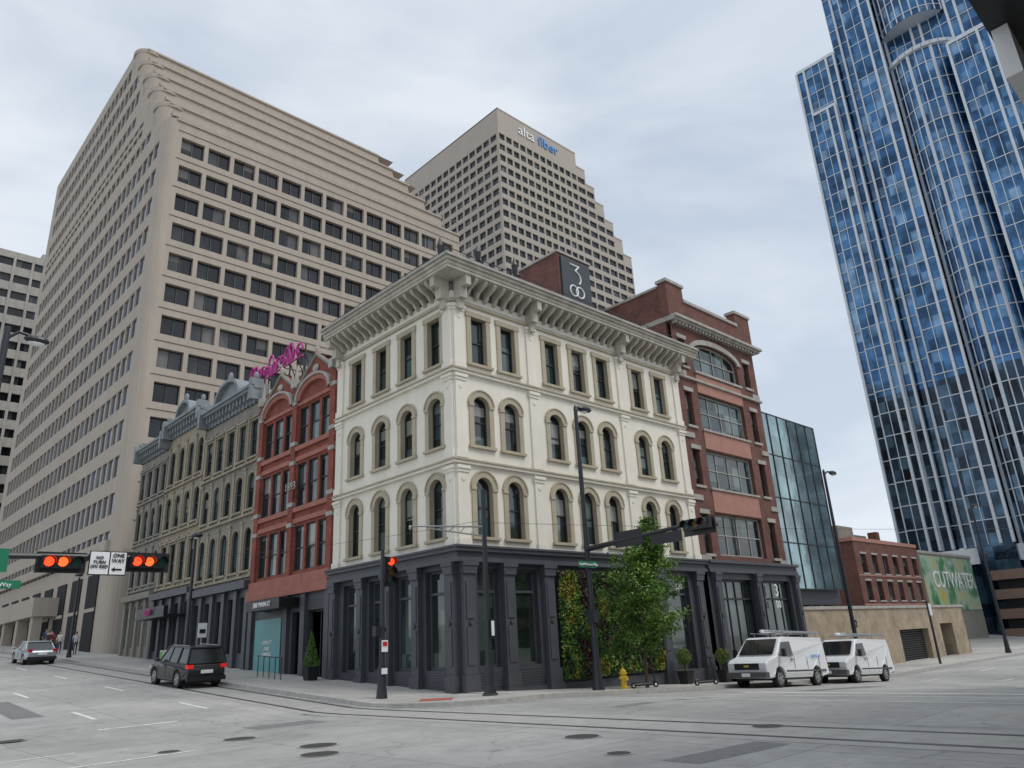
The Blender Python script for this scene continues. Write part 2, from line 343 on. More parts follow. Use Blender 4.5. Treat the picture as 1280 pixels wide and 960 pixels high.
# ------------------------------------------------------------------ white corner building
W=17.2; Dp=9.6
E=empty("white_corner_building")
FF=frF(0); LL=frL(0)
FC=[1.5,3.3,6.25,8.2,10.1,13.1,15.15]; LC=[1.3,3.4,5.5,7.7]
walls=B(); tr=B(); sash=B()
for fr,cs,end in((FF,FC,W),(LL,LC,Dp)):
    ops=[]
    for c in cs:
        h=.45
        for z0,z1,k in((6.0,8.5,'a'),(9.85,12.1,.42),(13.6,15.85,'r')):
            ops.append((c-h,c+h,z0,z1,k)); win(sash,fr,c-h,c+h,z0,z1,k,depth=.26,blind=.3)
            surround(tr,fr,c-h,c+h,z0,z1,k,TAN,w=.25,p=.06)
            if k!='r':
                rz=h if k=='a' else 2*h*k
                tr.arcband(fr,c,z1-rz,h+.25,rz+.25,.06,-.01,.10,TAN,n=12)
                zc=z1-rz
                tr.box(c-h-.28,c-h-.001,-.01,.1,zc-.12,zc,TAN,fr); tr.box(c+h+.001,c+h+.28,-.01,.1,zc-.12,zc,TAN,fr)
    walls.facade(fr,0,end,5.5,16.9,ops,CREAM,GL,depth=.26,mr=TAN)
    for p in ([.33,4.8,11.6,W-.35] if fr is FF else [.33,Dp-.35]):
        for z0,z1 in((5.6,8.95),(9.22,13.0),(13.26,16.3)):
            tr.box(p-.28,p+.28,-.01,.08,z0,z1-.3,CREAM,fr)
            tr.box(p-.32,p+.32,-.01,.12,z1-.34,z1-.2,CREAM,fr); tr.box(p-.35,p+.35,-.01,.17,z1-.2,z1-.06,CREAM,fr)
            tr.cyl(fr[0](p,.08,z1-.6),fr[0](p,.11,z1-.6),.12,.1,10,CREAM)
            tr.box(p-.32,p+.32,-.01,.13,z0,z0+.3,CREAM,fr)
        tr.box(p-.18,p+.18,-.01,.5,16.45,17.4,CORN,fr); tr.box(p-.14,p+.14,.5,.85,16.95,17.4,CORN,fr); tr.box(p-.15,p+.15,.0,.3,16.0,16.45,CORN,fr)
    n=int(end/.56)
    for i in range(n+1):
        c=.25+i*(end-.4)/n
        t=fr[0]; pr=[(0,16.72),(.18,16.78),(.34,17.0),(.72,17.16),(.86,17.3),(.86,17.42),(0,17.42)]
        tr.loft([t(c-.075,d,z) for d,z in pr],[t(c+.075,d,z) for d,z in pr],CORN)
for z0,z1,p,mt in((8.98,9.1,.16,CREAM),(9.1,9.17,.22,TAN),(13.02,13.14,.16,CREAM),(13.14,13.21,.22,TAN),(16.34,16.44,.1,TAN),(16.44,16.54,.05,CORN),(17.42,17.56,.94,CORN),(17.56,17.72,.99,CORN),(17.72,17.85,1.1,CORN),(17.85,17.98,1.2,LSTONE)):
    tr.box(-p,W+(.02 if p<.9 else .9),-p,Dp-.02,z0,z1,mt)
core=B(); core.box(.42,W-.06,.42,Dp-.02,-1.5,17.4,CORE); core.box(W-.05,W-.005,.02,Dp+8,5,17.3,RBRICK); core.box(.05,W-.01,.05,Dp,16.9,17.3,ROOFM); core.box(.3,W-.02,9.45,22,-1,17.2,RBRICK)  # unseen black core box added inside to block light; roof and brick walls
core.finish("core",E); walls.finish("walls",E); tr.finish("stone_trim",E); sash.finish("window_sashes",E)
# storefront
b=B(); fr=FF
ops=[(.95,2.1,.95,4.75),(2.95,4.35,.95,4.75),(13.7,15.7,-.3,4.7)]
b.facade(fr,0,W,-2,5.5,ops,DARK2,GLS,depth=.3)
for a,c,z0,z1 in [o[:4] for o in ops]:
    win(b,fr,a,c,z0,z1,'r',DARK,.3,rail=False,w=.1); b.box(a+.1,c-.1,-.28,-.2,z1-.95,z1-.85,DARK,fr)
    for k in range(6): b.box(a,c,-.03,.02,z0-.12-.1*k-.04,z0-.12-.1*k,DARK,fr) if z0>0 else None
def pil(b,fr,p,w=.36,zb=-1.6,zt=4.95,pr=.28):
    b.box(p-w,p+w,-.02,pr,zb,.75,DARK,fr); b.box(p-w+.06,p+w-.06,-.02,pr-.06,.75,zt-.45,DARK,fr)
    b.box(p-w+.16,p+w-.16,pr-.06,pr-.02,1.1,2.5,DARK,fr); b.box(p-w+.16,p+w-.16,pr-.06,pr-.02,2.8,4.2,DARK,fr)
    b.cyl(fr[0](p,pr-.03,2.65),fr[0](p,pr+.03,2.65),.09,.09,10,DARK)
    b.box(p-w+.02,p+w-.02,-.02,pr+.02,zt-.45,zt-.3,DARK,fr); b.box(p-w-.04,p+w+.04,-.02,pr+.08,zt-.15,zt,DARK,fr); b.box(p-w,p+w,-.02,pr+.03,zt-.3,zt-.15,DARK,fr)
    b.box(p-w-.05,p+w+.05,-.02,pr+.06,zb,.18,DARK,fr)
for p in(.36,2.52,4.9,13.0,16.5): pil(b,fr,p)
fr=LL
lops=[(y-.62,y+.62,.95,4.75) for y in(1.55,3.75,5.75,7.95)]
b.facade(fr,0,Dp,-2,5.5,lops,DARK2,GLS,depth=.3)
for a,c,z0,z1 in lops: 
    win(b,fr,a,c,z0,z1,'r',DARK,.3,rail=False,w=.1); b.box(a+.1,c-.1,-.28,-.2,z1-.95,z1-.85,DARK,fr)
    for k in range(5): b.box(a,c,-.03,.02,z0-.16-.1*k,z0-.12-.1*k,DARK,fr)
for p in(.36,2.65,4.75,6.85,9.25): pil(b,fr,p,w=.3)
for z0,z1,p in((4.95,5.12,.34),(5.12,5.35,.26),(5.35,5.5,.42),(5.5,5.58,.5)): b.box(-p,W+.02,-p,Dp-.01,z0,z1,DARK)
b.box(-.12,W,-.12,Dp-.01,-2,.12,DARK)
b.finish("ground_floor_storefront",E)
WL=mat("white_lettering",(.8,.8,.8),.5,var=0)
text("300",.42,FF,14.7,.06,4.15,WL,E); 
b=B()
for fr,end in((FF,W),(LL,Dp)):
    n=int(end/1.4)
    for i in range(n+1):
        s=-.3+i*(end+.2)/n; b.cyl(fr[0](s,.45,17.98),fr[0](s,.45,18.7),.025,.025,6,BLACK)
    for z in(18.2,18.45,18.7): b.cyl(fr[0](-.45,.45,z),fr[0](end-.1,.45,z),.02,.02,6,BLACK)
b.finish("roof_railing",E)
def umbrella(x,y,z,h):
    b=B(); b.cyl((x,y,z),(x,y,z+h*.45),.03,.03,6,BLACK); b.cyl((x,y,z+h*.4),(x,y,z+h*.75),.09,.17,8,BLACK); b.cyl((x,y,z+h*.75),(x,y,z+h),.17,.02,8,BLACK); b.cyl((x,y,z),(x,y,z+.08),.3,.3,12,BLACK); b.finish("closed_parasol",merge=True)
umbrella(-.1,.6,17.98,1.85); umbrella(1.4,-.3,17.98,1.55); umbrella(1.9,.1,17.98,1.3); umbrella(3.9,-.2,17.98,1.8); umbrella(4.4,.2,17.98,1.5)
# rooftop brick penthouse with sign
b=B(); b.box(13,16.1,5,8.6,17.2,25.6,RBRICK); b.box(12.9,16.2,4.9,8.7,25.6,25.75,LSTONE); b.box(16.11,20,5.6,12,17.31,21.9,RBRICK); b.box(16.25,20.1,5.5,12.1,21.9,22.05,PINK)
b.box(13.2,15.95,4.86,4.99,22.2,25.4,mat("sign_slate",(.035,.045,.055),.5,var=.05))
b.finish("rooftop_penthouse",E)
b=B(); fr=frF(4.86)
def curve(b,pts,r=.055,mt=WL): b.path([fr[0](s,.03,z) for s,z in pts],r,mt,6)
cx,cz=14.5,24.65
curve(b,[(cx-.5,cz+.35),(cx+.35,cz+.35),(cx-.05,cz-.05)]+[(cx-.05+.5*math.sin(a),cz-.55+.5*math.cos(a)) for a in [k*.35 for k in range(0,8)]])
for dx in(-.28,.3):
    curve(b,[(cx+dx+.38*math.cos(a*math.pi/8),cz-1.55+.38*math.sin(a*math.pi/8)) for a in range(17)])
b.finish("sign_lettering",E)

# ------------------------------------------------------------------ red brick building (east)
X0,X1=17.25,27.0
E=empty("red_brick_office_building")
b=B(); fr=FF
ops=[]
rows=[(5.95,8.35),(9.85,12.15),(13.45,15.75)]
for z0,z1 in rows:
    ops.append((19.3,24.6,z0,z1,'r'))
    for c in(18.2,25.8): ops.append((c-.38,c+.38,z0+.05,z1-.1,'r'))
ops.append((19.3,24.6,17.2,19.3,.13))
for c in(18.2,25.8): ops.append((c-.38,c+.38,17.3,19.1,'r'))
b.facade(fr,X0,X1,5.4,20.3,ops,RBRICK,GL,depth=.3)
for o in ops:
    big=o[1]-o[0]>2
    win(b,fr,o[0],o[1],o[2],o[3],o[4],LSTONE if big else FRAME,.3,mull=3 if big else 0,w=.1,blind=.6)
    if not big: b.box(o[0]-.12,o[1]+.12,-.01,.08,o[3],o[3]+.25,LSTONE,fr); b.box(o[0]-.12,o[1]+.12,-.01,.1,o[2]-.15,o[2],LSTONE,fr)
for z0,z1 in((8.35,9.85),(12.15,13.45)): b.box(19.3,24.6,-.02,.05,z0+.08,z1-.12,PINK,fr); b.box(19.2,24.7,-.02,.14,z1-.12,z1,LSTONE,fr)
b.box(19.2,24.7,-.02,.14,17.05,17.2,LSTONE,fr)
b.box(19.3,24.6,-.02,.04,15.8,17.0,PINK,fr)
b.arcband(fr,21.95,18.6,2.65,.7,.35,-.01,.12,LSTONE,n=16)
for z in(5.6,9.0,12.7,16.65):
    for c in(17.75,26.5): b.box(c-.45,c+.45,-.01,.09,z,z+.3,LSTONE,fr)
b.box(X0,X1+.1,-.01,.16,16.45,16.6,LSTONE,fr)
for z0,z1,p,mt in((20.1,20.25,.4,LSTONE),(20.25,20.42,.55,LSTONE)): b.box(X0-.05,X1+p,-p,8,z0,z1,mt)
for i in range(26): b.box(X0+.2+i*.37,X0+.36+i*.37,0,.32,19.92,20.1,LSTONE,fr)
b.box(X0,X1,.05,8,20.42,21.7,RBRICK)
for a,c,zt in((X0-.1,X0+1.7,22.7),(X1-1.8,X1+.1,22.7),(X0+1.7,X1-1.8,21.7)):
    b.box(a,c,-.1,.5,20.42,zt,RBRICK); b.box(a-.08,c+.08,-.2,.6,zt,zt+.2,LSTONE)
b.box(X0+.01,X0+.36,.51,9,21.7,22.5,RBRICK); b.box(X0-.06,X0+.42,.61,9,22.5,22.65,LSTONE)
b.box(X0+.001,X0+.3,.3,9,17,20.1,RBRICK)
b.box(X1-.3,X1-.001,.02,12,-2,20.1,RBRICK); b.box(X0+.31,X1-.4,.4,14,-2,20,CORE); b.box(X0+.02,X1-.02,8.01,22,-1,20,RBRICK)
b.finish("walls",E)
b=B(); fr=frF(-.25)
ops=[(18.6,22.0,.3,4.6),(22.6,26.4,.3,4.6)]
b.facade(fr,X0,X1+.3,-2.5,5.5,ops,DARK2,GLS,depth=.3)
for o in ops: win(b,fr,*o,'r',BLACK,.3,mull=3,rail=False,w=.12); b.box(o[0],o[1],-.29,-.2,3.5,3.6,BLACK,fr)
for p in(17.9,22.3,27.0): pil(b,fr,p,w=.3)
for z0,z1,p in((4.95,5.15,.2),(5.15,5.45,.12),(5.45,5.6,.3)): b.box(X0+.03,X1+.4,-.25-p,.2,z0,z1,DARK)
b.box(X1+.29,X1+.31,-.25,.2,-2.5,5.5,DARK2)
for k in range(5): b.box(17.6,20.4,-.4-.3*(5-k),-.25,g(18,0)-.1,g(18,0)+.14+.12*(k+1),WALK)
b.finish("storefront",E)
text("3",1.0,fr,24.4,.1,4.0,WL,E); text("00",.6,fr,24.4,.1,3.2,WL,E)

# ------------------------------------------------------------------ glass annex + parking wall
E=empty("glass_office_annex")
b=B(); fr=frF(1.2)
b.box(28.6,37.3,1.2,14,4.3,16.6,TEAL)
n=6
for i in range(n+1):
    x=28.6+i*8.7/n; b.box(x-.04,x+.04,0,.05,4.3,16.6,BLACK,fr)
for i in range(5): b.box(28.6,37.3,0,.03,4.3+i*3.07-.04,4.3+i*3.07+.04,BLACK,fr)
b.box(28.2,28.59,1.6,14,3,16.0,DARK2)
CONC=mat("grey_concrete",(.36,.33,.29),.9,var=.15,streak=.2)
b.box(27.1,28.19,3,12,-2,17.5,CONC); b.box(28.2,37.5,1.6,13,3.3,4.3,DARK2); b.box(28.5,38,3.2,13,-2,3.3,CONC)
for x in(30,33,36): b.box(x,x+.5,1.8,2.3,-2,3.3,CONC)
b.finish("glass_block",E)
E=empty("parking_garage_wall")
b=B(); fr=frF(.2)
b.facade(fr,27.6,59,-2,2.9,[(43.5,49.5,-1.2,1.3),(52.5,55.5,-1.2,1.6)],BBRICK,CORE,depth=1.0)
b.box(27.6,59.2,.1,.9,2.9,3.1,LSTONE); b.box(58.9,59,.2,25,-2,2.9,BBRICK); b.box(27.6,58.9,1.3,25,2.3,2.6,CONC)
for i in range(14): b.box(43.5,49.5,-.5,-.45,-1.1+i*.17,-1.0+i*.17,FRAME,fr)
b.finish("brick_wall",E); text("212",.7,fr,35.6,.04,1.9,BLACK,E)

# ------------------------------------------------------------------ 1893 red building (left)
E=empty("red_brick_gabled_building")
b=B(); fr=LL; y0,y1=9.62,18.5; ym=(y0+y1)/2
ops=[]
bays=[(y0+.6,ym-.35),(ym+.35,y1-.6)]
for a,c in bays:
    w=(c-a-.22*2)/3
    for i in range(3):
        s=a+i*(w+.22)
        for z0,z1 in((5.95,8.3),(9.35,11.7)): ops.append((s,s+w,z0,z1,'r'))
        ops.append((s,s+w,12.75,14.9,'r'))
b.facade(fr,y0,y1,5.3,16.3,ops,RBRICK2,GL,depth=.16)
for o in ops: win(b,fr,*o[:4],'r',FRAME,.16,blind=.15)
for z0,z1,p in((5.3,5.75,.2),(8.45,8.7,.1),(9.05,9.3,.13),(11.85,12.1,.1),(12.45,12.7,.14),(15.05,15.25,.1)): b.box(y0,y1,0,p,z0,z1,PINKST,fr)
for p in(y0+.28,ym,y1-.28):
    b.box(p-.25,p+.25,0,.15,5.75,16.4,RBRICK2,fr)
    for z in(8.3,9.4,11.7,12.8,15.2): b.box(p-.27,p+.27,0,.18,z,z+.22,LSTONE,fr)
    b.box(p-.2,p+.2,0,.35,16.2,16.7,LSTONE,fr); b.cyl(fr[0](p,.1,16.7),fr[0](p,.1,17.6),.14,.03,8,LSTONE)
for a,c in bays:
    m=(a+c)/2; h=(c-a)/2
    b.arcband(fr,m,15.3,h-.25,.8,.28,-.01,.2,PINKST,n=14); b.arcband(fr,m,15.3,h+.03,1.08,.14,-.01,.3,LSTONE,n=14)
    t=fr[0]; g0=[(m-h-.2,16.3),(m+h+.2,16.3),(m+.55,17.3),(m,17.7),(m-.55,17.3)]
    b.loft([t(s,0,z) for s,z in g0],[t(s,-.4,z) for s,z in g0],RBRICK2)
    for p,q in zip(g0[1:],g0[2:]+g0[:1]):
        if p[1]==q[1]==16.3: continue
        b.cyl(t(p[0],.02,p[1]),t(q[0],.02,q[1]),.12,.12,6,GREYB)
    b.ell(t(m,0,17.9),(.15,.15,.3),LSTONE,8,5)
    b.ell(t(m,.05,16.85),(.1,.35,.22),LSTONE,10,6)
b.box(.4,14,y0+.01,y1-.01,-1,16.2,CORE); b.box(.05,14,y0+.002,y1-.002,16.2,16.29,ROOFM)
b.box(.02,14,y1-.3,y1-.005,16.3,17,RBRICK2)
b.finish("walls",E)
text("1893",.62,fr,ym,.2,10.5,LSTONE,E)
b=B()
TEALD=mat("teal_door_panel",(.10,.30,.31),.4,var=.05)
ops=[(y0+.5,y0+2.3,.6,3.9),(y0+2.9,y0+3.9,.6,3.9)]
b.facade(fr,y0,y1,-1,5.3,ops,DARK2,GLS,depth=.3)
for o in ops[:2]: win(b,fr,*o,'r',BLACK,.3,mull=1,rail=False,w=.1)
b.box(ym+.55,y1-.9,.02,.06,.9,3.7,TEALD,fr); b.box(ym+.45,y1-.8,.0,.03,.9,3.85,BLACK,fr)
for p in(y0+.25,y0+2.6,ym,y1-.35): b.box(p-.22,p+.22,0,.16,-1,4.8,DARK,fr)
b.box(y0,y1,0,.3,4.75,5.28,PINKST,fr)
b.box(ym-1.2,ym+2.6,0,1.1,4.1,4.6,BLACK,fr)
b.finish("storefront",E)
text("300 MAIN ST",.36,fr,ym+.7,1.12,4.35,WL,E)
text("EVENTS\nAND\nDINING",.3,fr,ym+2.0,.07,2.2,WL,E)
# pink roof sign
E=empty("pink_rooftop_sign")
MAG=mat("magenta_sign",(.42,.02,.22),.5,var=.05)
b=B()
P=[]
for k in range(170):
    u=k/169; ph=k*.47; big=1.8 if (k//20)%3==0 else .7
    P.append((23.8-u*7.0+.24*math.cos(ph), 20.0+.40*big*math.sin(ph)+.12*math.sin(k*.2)))
b.path([(1.5,s,z) for s,z in P],.075,MAG,6)
b.cyl((1.5,23.9,19.35),(1.5,16.6,19.5),.07,.07,6,MAG)
for k in range(8):
    y=23.6-k*1.0; b.cyl((1.7,y,16.2),(1.7,y,20.3),.05,.05,6,BLACK); b.cyl((1.75,y,17),(1.75,y-1.0,19.4),.035,.035,6,BLACK); b.cyl((3.2,y,16.2),(1.7,y,19.6),.035,.035,6,BLACK)
b.finish("script_letters",E)

# ------------------------------------------------------------------ older row on left
def rowhouse(name,y0,y1,top,mw,mt,mc,nw,rowsz,kind,ped=None,store=DARK):
    E=empty(name); b=B(); fr=LL; w=(y1-y0)/nw
    ops=[]
    for i in range(nw):
        c=y0+w*(i+.5); h=w*.29
        for j,(z0,z1) in enumerate(rowsz):
            k=kind[j]; ops.append((c-h,c+h,z0,z1,k)); win(b,fr,c-h,c+h,z0,z1,k,depth=.15,blind=.25); surround(b,fr,c-h,c+h,z0,z1,k,mt,w=.1,p=.06)
            if k=='r': b.box(c-h-.2,c+h+.2,0,.16,z1+.14,z1+.26,mt,fr)
    b.facade(fr,y0,y1,rowsz[0][0]-.6,top-1.2,ops,mw,GL,depth=.15)
    for i in range(nw+1):
        c=min(max(y0+w*i,y0+.2),y1-.2)
        for j,(z0,z1) in enumerate(rowsz): 
            b.box(c-.12,c+.12,0,.08,z0-.1,z1+.3,mt,fr); b.box(c-.16,c+.16,0,.13,z1+.3,z1+.42,mt,fr); b.box(c-.16,c+.16,0,.11,z0-.29,z0-.1,mt,fr)
    for j,(z0,z1) in enumerate(rowsz): b.box(y0+.01,y1-.01,0,.18,z0-.42,z0-.3,mt,fr)
    n=int((y1-y0)/.5)
    for i in range(n): 
        c=y0+(i+.5)*(y1-y0)/n; b.box(c-.08,c+.08,0,.45,top-.95,top-.5,mc,fr); b.box(c-.08,c+.08,0,.2,top-1.2,top-.95,mc,fr)
    b.box(y0+.02,y1-.02,-.3,.6,top-.5,top-.32,mc,fr); b.box(y0+.02,y1-.02,-.3,.75,top-.32,top-.15,mc,fr); b.box(y0+.03,y1-.03,-.3,.14,top-1.2,top-.5,mc,fr)
    for p in(y0+.25,y1-.25): b.box(p-.18,p+.18,0,.8,top-1.2,top+.15,mc,fr); b.ell(fr[0](p,.4,top+.35),(.16,.16,.28),mc,8,5)
    if ped:
        m=(y0+y1)/2; r,hh=ped; t=fr[0]
        b.arcband(fr,m,top-.1,r,hh,.22,-.4,.65,mc,n=14)
        pts=[(m+r*math.cos(math.pi*i/14),top-.1+hh*math.sin(math.pi*i/14)) for i in range(15)]
        b.loft([t(s,.3,z) for s,z in pts],[t(s,-.3,z) for s,z in pts],mc)
        b.ell(t(m,.4,top+hh+.35),(.16,.25,.35),mc,8,5)
    b.box(.45,14,y0+.01,y1-.01,-1,top-1.3,CORE); b.box(.05,14,y0+.005,y1-.005,top-1.29,top-1.21,ROOFM)
    zt=rowsz[0][0]-.6; z0=g(0,y0)
    so=[(y0+w*i+.35,y0+w*(i+1)-.35,z0+1.0,zt-.9,'r') for i in range(nw)]
    b.facade(fr,y0,y1,-1,zt,so,store,GLS,depth=.25)
    for o in so: win(b,fr,*o[:4],'r',BLACK,.25,rail=False,w=.09,mull=1)
    for i in range(nw+1):
        c=min(max(y0+w*i,y0+.2),y1-.2); b.box(c-.2,c+.2,0,.2,-1,zt-.5,store,fr)
    b.box(y0+.01,y1-.01,0,.45,zt-.45,zt-.02,store,fr)
    b.finish("walls",E); return E
rowhouse("grey_stone_row_building",18.52,27.0,18.0,GREYB,TANB,GREYD,5,[(6.6,9.1),(10.2,12.4),(13.4,15.7)],['a','a','r'],ped=(1.7,1.1))
rowhouse("tan_stone_row_building",27.02,34.0,18.9,TANB,TANB,GREYD,4,[(7.0,9.6),(10.8,13.1),(14.1,16.6)],['r','a','a'],ped=(1.2,.9))
rowhouse("tan_cornice_row_building",34.02,40.2,18.3,GREYB,GREYB,GREYD,4,[(7.3,9.6),(10.8,13.0),(14.0,16.1)],['a','a','r'],store=GREYB)
b=B(); b.box(-1.4,0,28,33.5,4.6,4.75,BLACK); b.box(-1.35,-1.25,28.2,33.2,4.75,5.3,BLACK); b.finish("storefront_awning")
text("azul",.8,frL(-1.4),31,.06,5.05,MAG,None,name="pink_awning_sign",shear=.3)

# ------------------------------------------------------------------ stepped beige tower
E=empty("stepped_beige_office_tower")
b=B(); X,Y=0.0,45.0; FHT=3.35; XE=38.5
ops=[]
for k in range(13):
    zc=52.0-FHT*k
    for i in range(13): 
        a=1.6+i*2.78; 
        if a+2.36<XE: ops.append((a,a+2.36,zc-1.0,zc+.95,'r'))
fr=frF(Y)
b.facade(fr,1.2,XE,0,55,ops,BEIGE,TG,depth=.4)
for o in ops:
    m=(o[0]+o[1])/2; b.box(m-.05,m+.05,-.399,-.3,o[2],o[3],FRAME,fr)
    if random.random()<.3:
        s=random.choice((0,1)); h=random.uniform(.3,1.3); b.box(o[0]+.03+s*1.2,o[0]+1.12+s*1.2,-.398,-.38,o[3]-h,o[3],mat("office_blind",(.10,.095,.085),.15,var=.1),fr)
for k in range(14): b.box(1.2,XE,0,.05,52.0-FHT*k+1.62,52-FHT*k+1.68,mat("panel_joint",(.15,.13,.11),.9,var=0),fr)
fr=frL(X)
YB=99.0
ops=[]
tiers=[(45+3.0*i,55+4.0*i) for i in range(6)]
def ystart(z):
    for y,t in tiers:
        if z<t-.4: return y
    return None
zs=[52.0-FHT*12+FHT*i for i in range(19)]
for zc in zs:
    ysx=ystart(zc+1.0)
    if ysx is None: continue
    y=ysx+1.9
    y=45+1.9+math.ceil((y-46.9)/1.72)*1.72
    while y+1.45<YB-1: ops.append((y,y+1.42,zc-1.0,zc+.95,'r')); y+=1.72
prev=0
for (yy,zt) in tiers:
    sub=[]
    for o in ops:
        z0_,z1_=max(o[2],prev+.02),min(o[3],zt-.5)
        if z1_-z0_>.6: sub.append((o[0],o[1],z0_,z1_,'r'))
    sub=[o for o in sub if o[0]>yy+1.5]
    b.facade(fr,yy+1.2,YB,prev,zt,sub,BEIGE,TGB,depth=.16)
    n=6; pts=[(1.2-1.2*math.cos(a*math.pi/2/n),yy+1.2-1.2*math.sin(a*math.pi/2/n)) for a in range(n+1)]
    for p,q in zip(pts[:-1],pts[1:]): b.face([(p[0],p[1],prev),(q[0],q[1],prev),(q[0],q[1],zt),(p[0],p[1],zt)],BEIGE,(p[0]-1.2,p[1]-yy-1.2,0))
    if yy>45:
        f2=frF(yy); xr=38.5-(yy-45)*.22
        b.face([(1.2,yy,prev),(xr,yy,prev),(xr,yy,zt),(1.2,yy,zt)],BEIGE,(0,-1,0))
        for h in(.95,2.35): b.box(1.2,xr,0,.2,prev+h,prev+h+.5,BEIGE,f2)
        b.box(2,xr-1.5,-.02,.02,prev+1.5,prev+2.3,TG,f2)
        b.cyl((1.5,yy+1.5,prev+1.3),(1.5,yy+1.5,prev+2.4),1.52,1.52,24,TG)
        b.cyl((1.6,yy+1.6,zt-.55),(1.6,yy+1.6,zt),1.8,1.8,24,BEIGE)
        b.box(.9,xr+.1,yy-.2,yy+4,zt-.25,zt+.02,BEIGE); b.face([(xr,yy,prev),(xr,YB,prev),(xr,YB,zt),(xr,yy,zt)],BEIGE,(1,0,0))
    else: b.box(1,XE+.1,44.85,49,54.75,55.02,BEIGE)
    b.face([(.0,yy+1.2,zt),(1.2,yy,zt),(38,yy,zt),(38,YB,zt),(0,YB,zt)],BEIGE,(0,0,1)); prev=zt
b.face([(XE,Y,0),(XE,YB,0),(XE,YB,55),(XE,Y,55)],BEIGE,(1,0,0))
b.box(-.35,.02,46.5,YB,11.0,11.9,BEIGE); b.box(.5,XE,44.6,45.0,10.0,11.0,BEIGE)
for i in range(11):
    y=47+i*5; b.box(-.1,1.0,y+1.2,y+4.2,g(0,y)+.2,9.3,CORE); b.box(-.14,-.102,y+1.2,y+4.2,6.2,6.5,BEIGE)  # solid near-black boxes paint the shade of the recessed base
b.finish("tower_walls",E)
b=B(); b.box(-2.2,-.05,60,99,6.5,8.2,BEIGE); 
for i in range(7): b.box(-2.0,-1.2,60.3+i*6,61.3+i*6,0,6.5,BEIGE)
b.finish("entrance_canopy",E)
E=empty("banded_office_building")
b=B()
for k in range(22):
    z=3+k*3.3; b.box(-3,38,130,165,z,z+1.7,LSTONE); b.box(-2.6,37.6,130.4,164.6,z+1.7,z+3.3,TG)
b.box(-3,38,130,165,75.6,77,LSTONE); b.box(5,30,134,160,77,80,LSTONE)
for i in range(14): b.box(-3.02+i*3,-2.6+i*3,129.9,130.3,3,76,LSTONE)
b.finish("floors",E)

# ------------------------------------------------------------------ far beige tower with sign
E=empty("far_stepped_office_tower")
b=B(); X,Y=110.0,110.0; FH=3.8
segs=[(110,145.2,156.0)]+[(145.2+i*4.2,145.2+(i+1)*4.2,156-5.0-5.2*i) for i in range(6)]
fr=frF(Y)
for a,c,zt in segs:
    ops=[]
    zc=156-6.0-FH*math.ceil((156-6.0-(zt-3.2))/FH)
    n=max(1,round((c-a)/2.9)); w=(c-a)/n
    while zc>70:
        if not(zt>155 and zc>147):
            for i in range(n): ops.append((a+i*w+.3,a+(i+1)*w-.3,zc-1.15,zc+1.05,'r'))
        zc-=FH
    b.facade(fr,a,c,0,zt,ops,BEIGE2,TG,depth=.5)
    b.box(a,c,109.9,158,zt-.3,zt+.2,BEIGE2)
    b.face([(c,110,0),(c,158,0),(c,158,zt),(c,110,zt)],BEIGE2,(1,0,0))
ops=[]; zc=156-6-FH
while zc>70:
    for i in range(14): ops.append((111+i*3.3,113.7+i*3.3,zc-1.15,zc+1.05,'r'))
    zc-=FH
b.facade(frL(X),110,158,0,156,ops,BEIGE2,TG,depth=.5)
b.finish("tower_walls",E)
BLUE=mat("blue_lettering",(.03,.25,.65),.5,var=0)
text("alta",5.0,fr,122.0,.2,152.3,WL,E,ext=.1); text("fiber",5.0,fr,131.8,.2,152.3,BLUE,E,ext=.1)

# ------------------------------------------------------------------ blue glass tower
E=empty("blue_glass_skyscraper")
b=B()
def curtain(b,X,y0,y1,z0,z1,mg,mod=1.5,maj=4,d=0.0):
    fr=frL(X); 
    b.face([fr[0](y0,0,z0),fr[0](y1,0,z0),fr[0](y1,0,z1),fr[0](y0,0,z1)],mg,(-1,0,0))
    n=int(round((y1-y0)/mod)); w=(y1-y0)/n
    for i in range(n+1):
        y=y0+i*w; mj=(i%maj in(0,1)); ww=.2 if mj else .05
        b.box(y-ww,y+ww,.0,.45 if mj else .15,z0,z1,ALUM,fr)
    z=math.ceil(z0/3.9)*3.9
    while z<z1: b.box(y0,y1,0,.12,z-.07,z+.07,ALUM,fr); z+=3.9
def tower_part(X,y0,y1,ztop,zb=-2):
    zs=38
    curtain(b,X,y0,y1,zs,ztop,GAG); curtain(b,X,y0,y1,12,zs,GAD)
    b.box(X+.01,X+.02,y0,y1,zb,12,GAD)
    b.box(X+.05,150,y0+.02,y1-.02,zb,ztop-.05,GAG); b.box(X-.2,150,y0,y1,ztop-.04,ztop+.6,ALUM)
tower_part(110,14.6,22.2,107.5)
tower_part(110.8,-30,14.6,175)
tower_part(108.2,6.0,11.0,150)
tower_part(107.0,-34,-4.0,94)
tower_part(109.3,16.2,20.6,96)
n=10; yc,R_=1.0,6.2
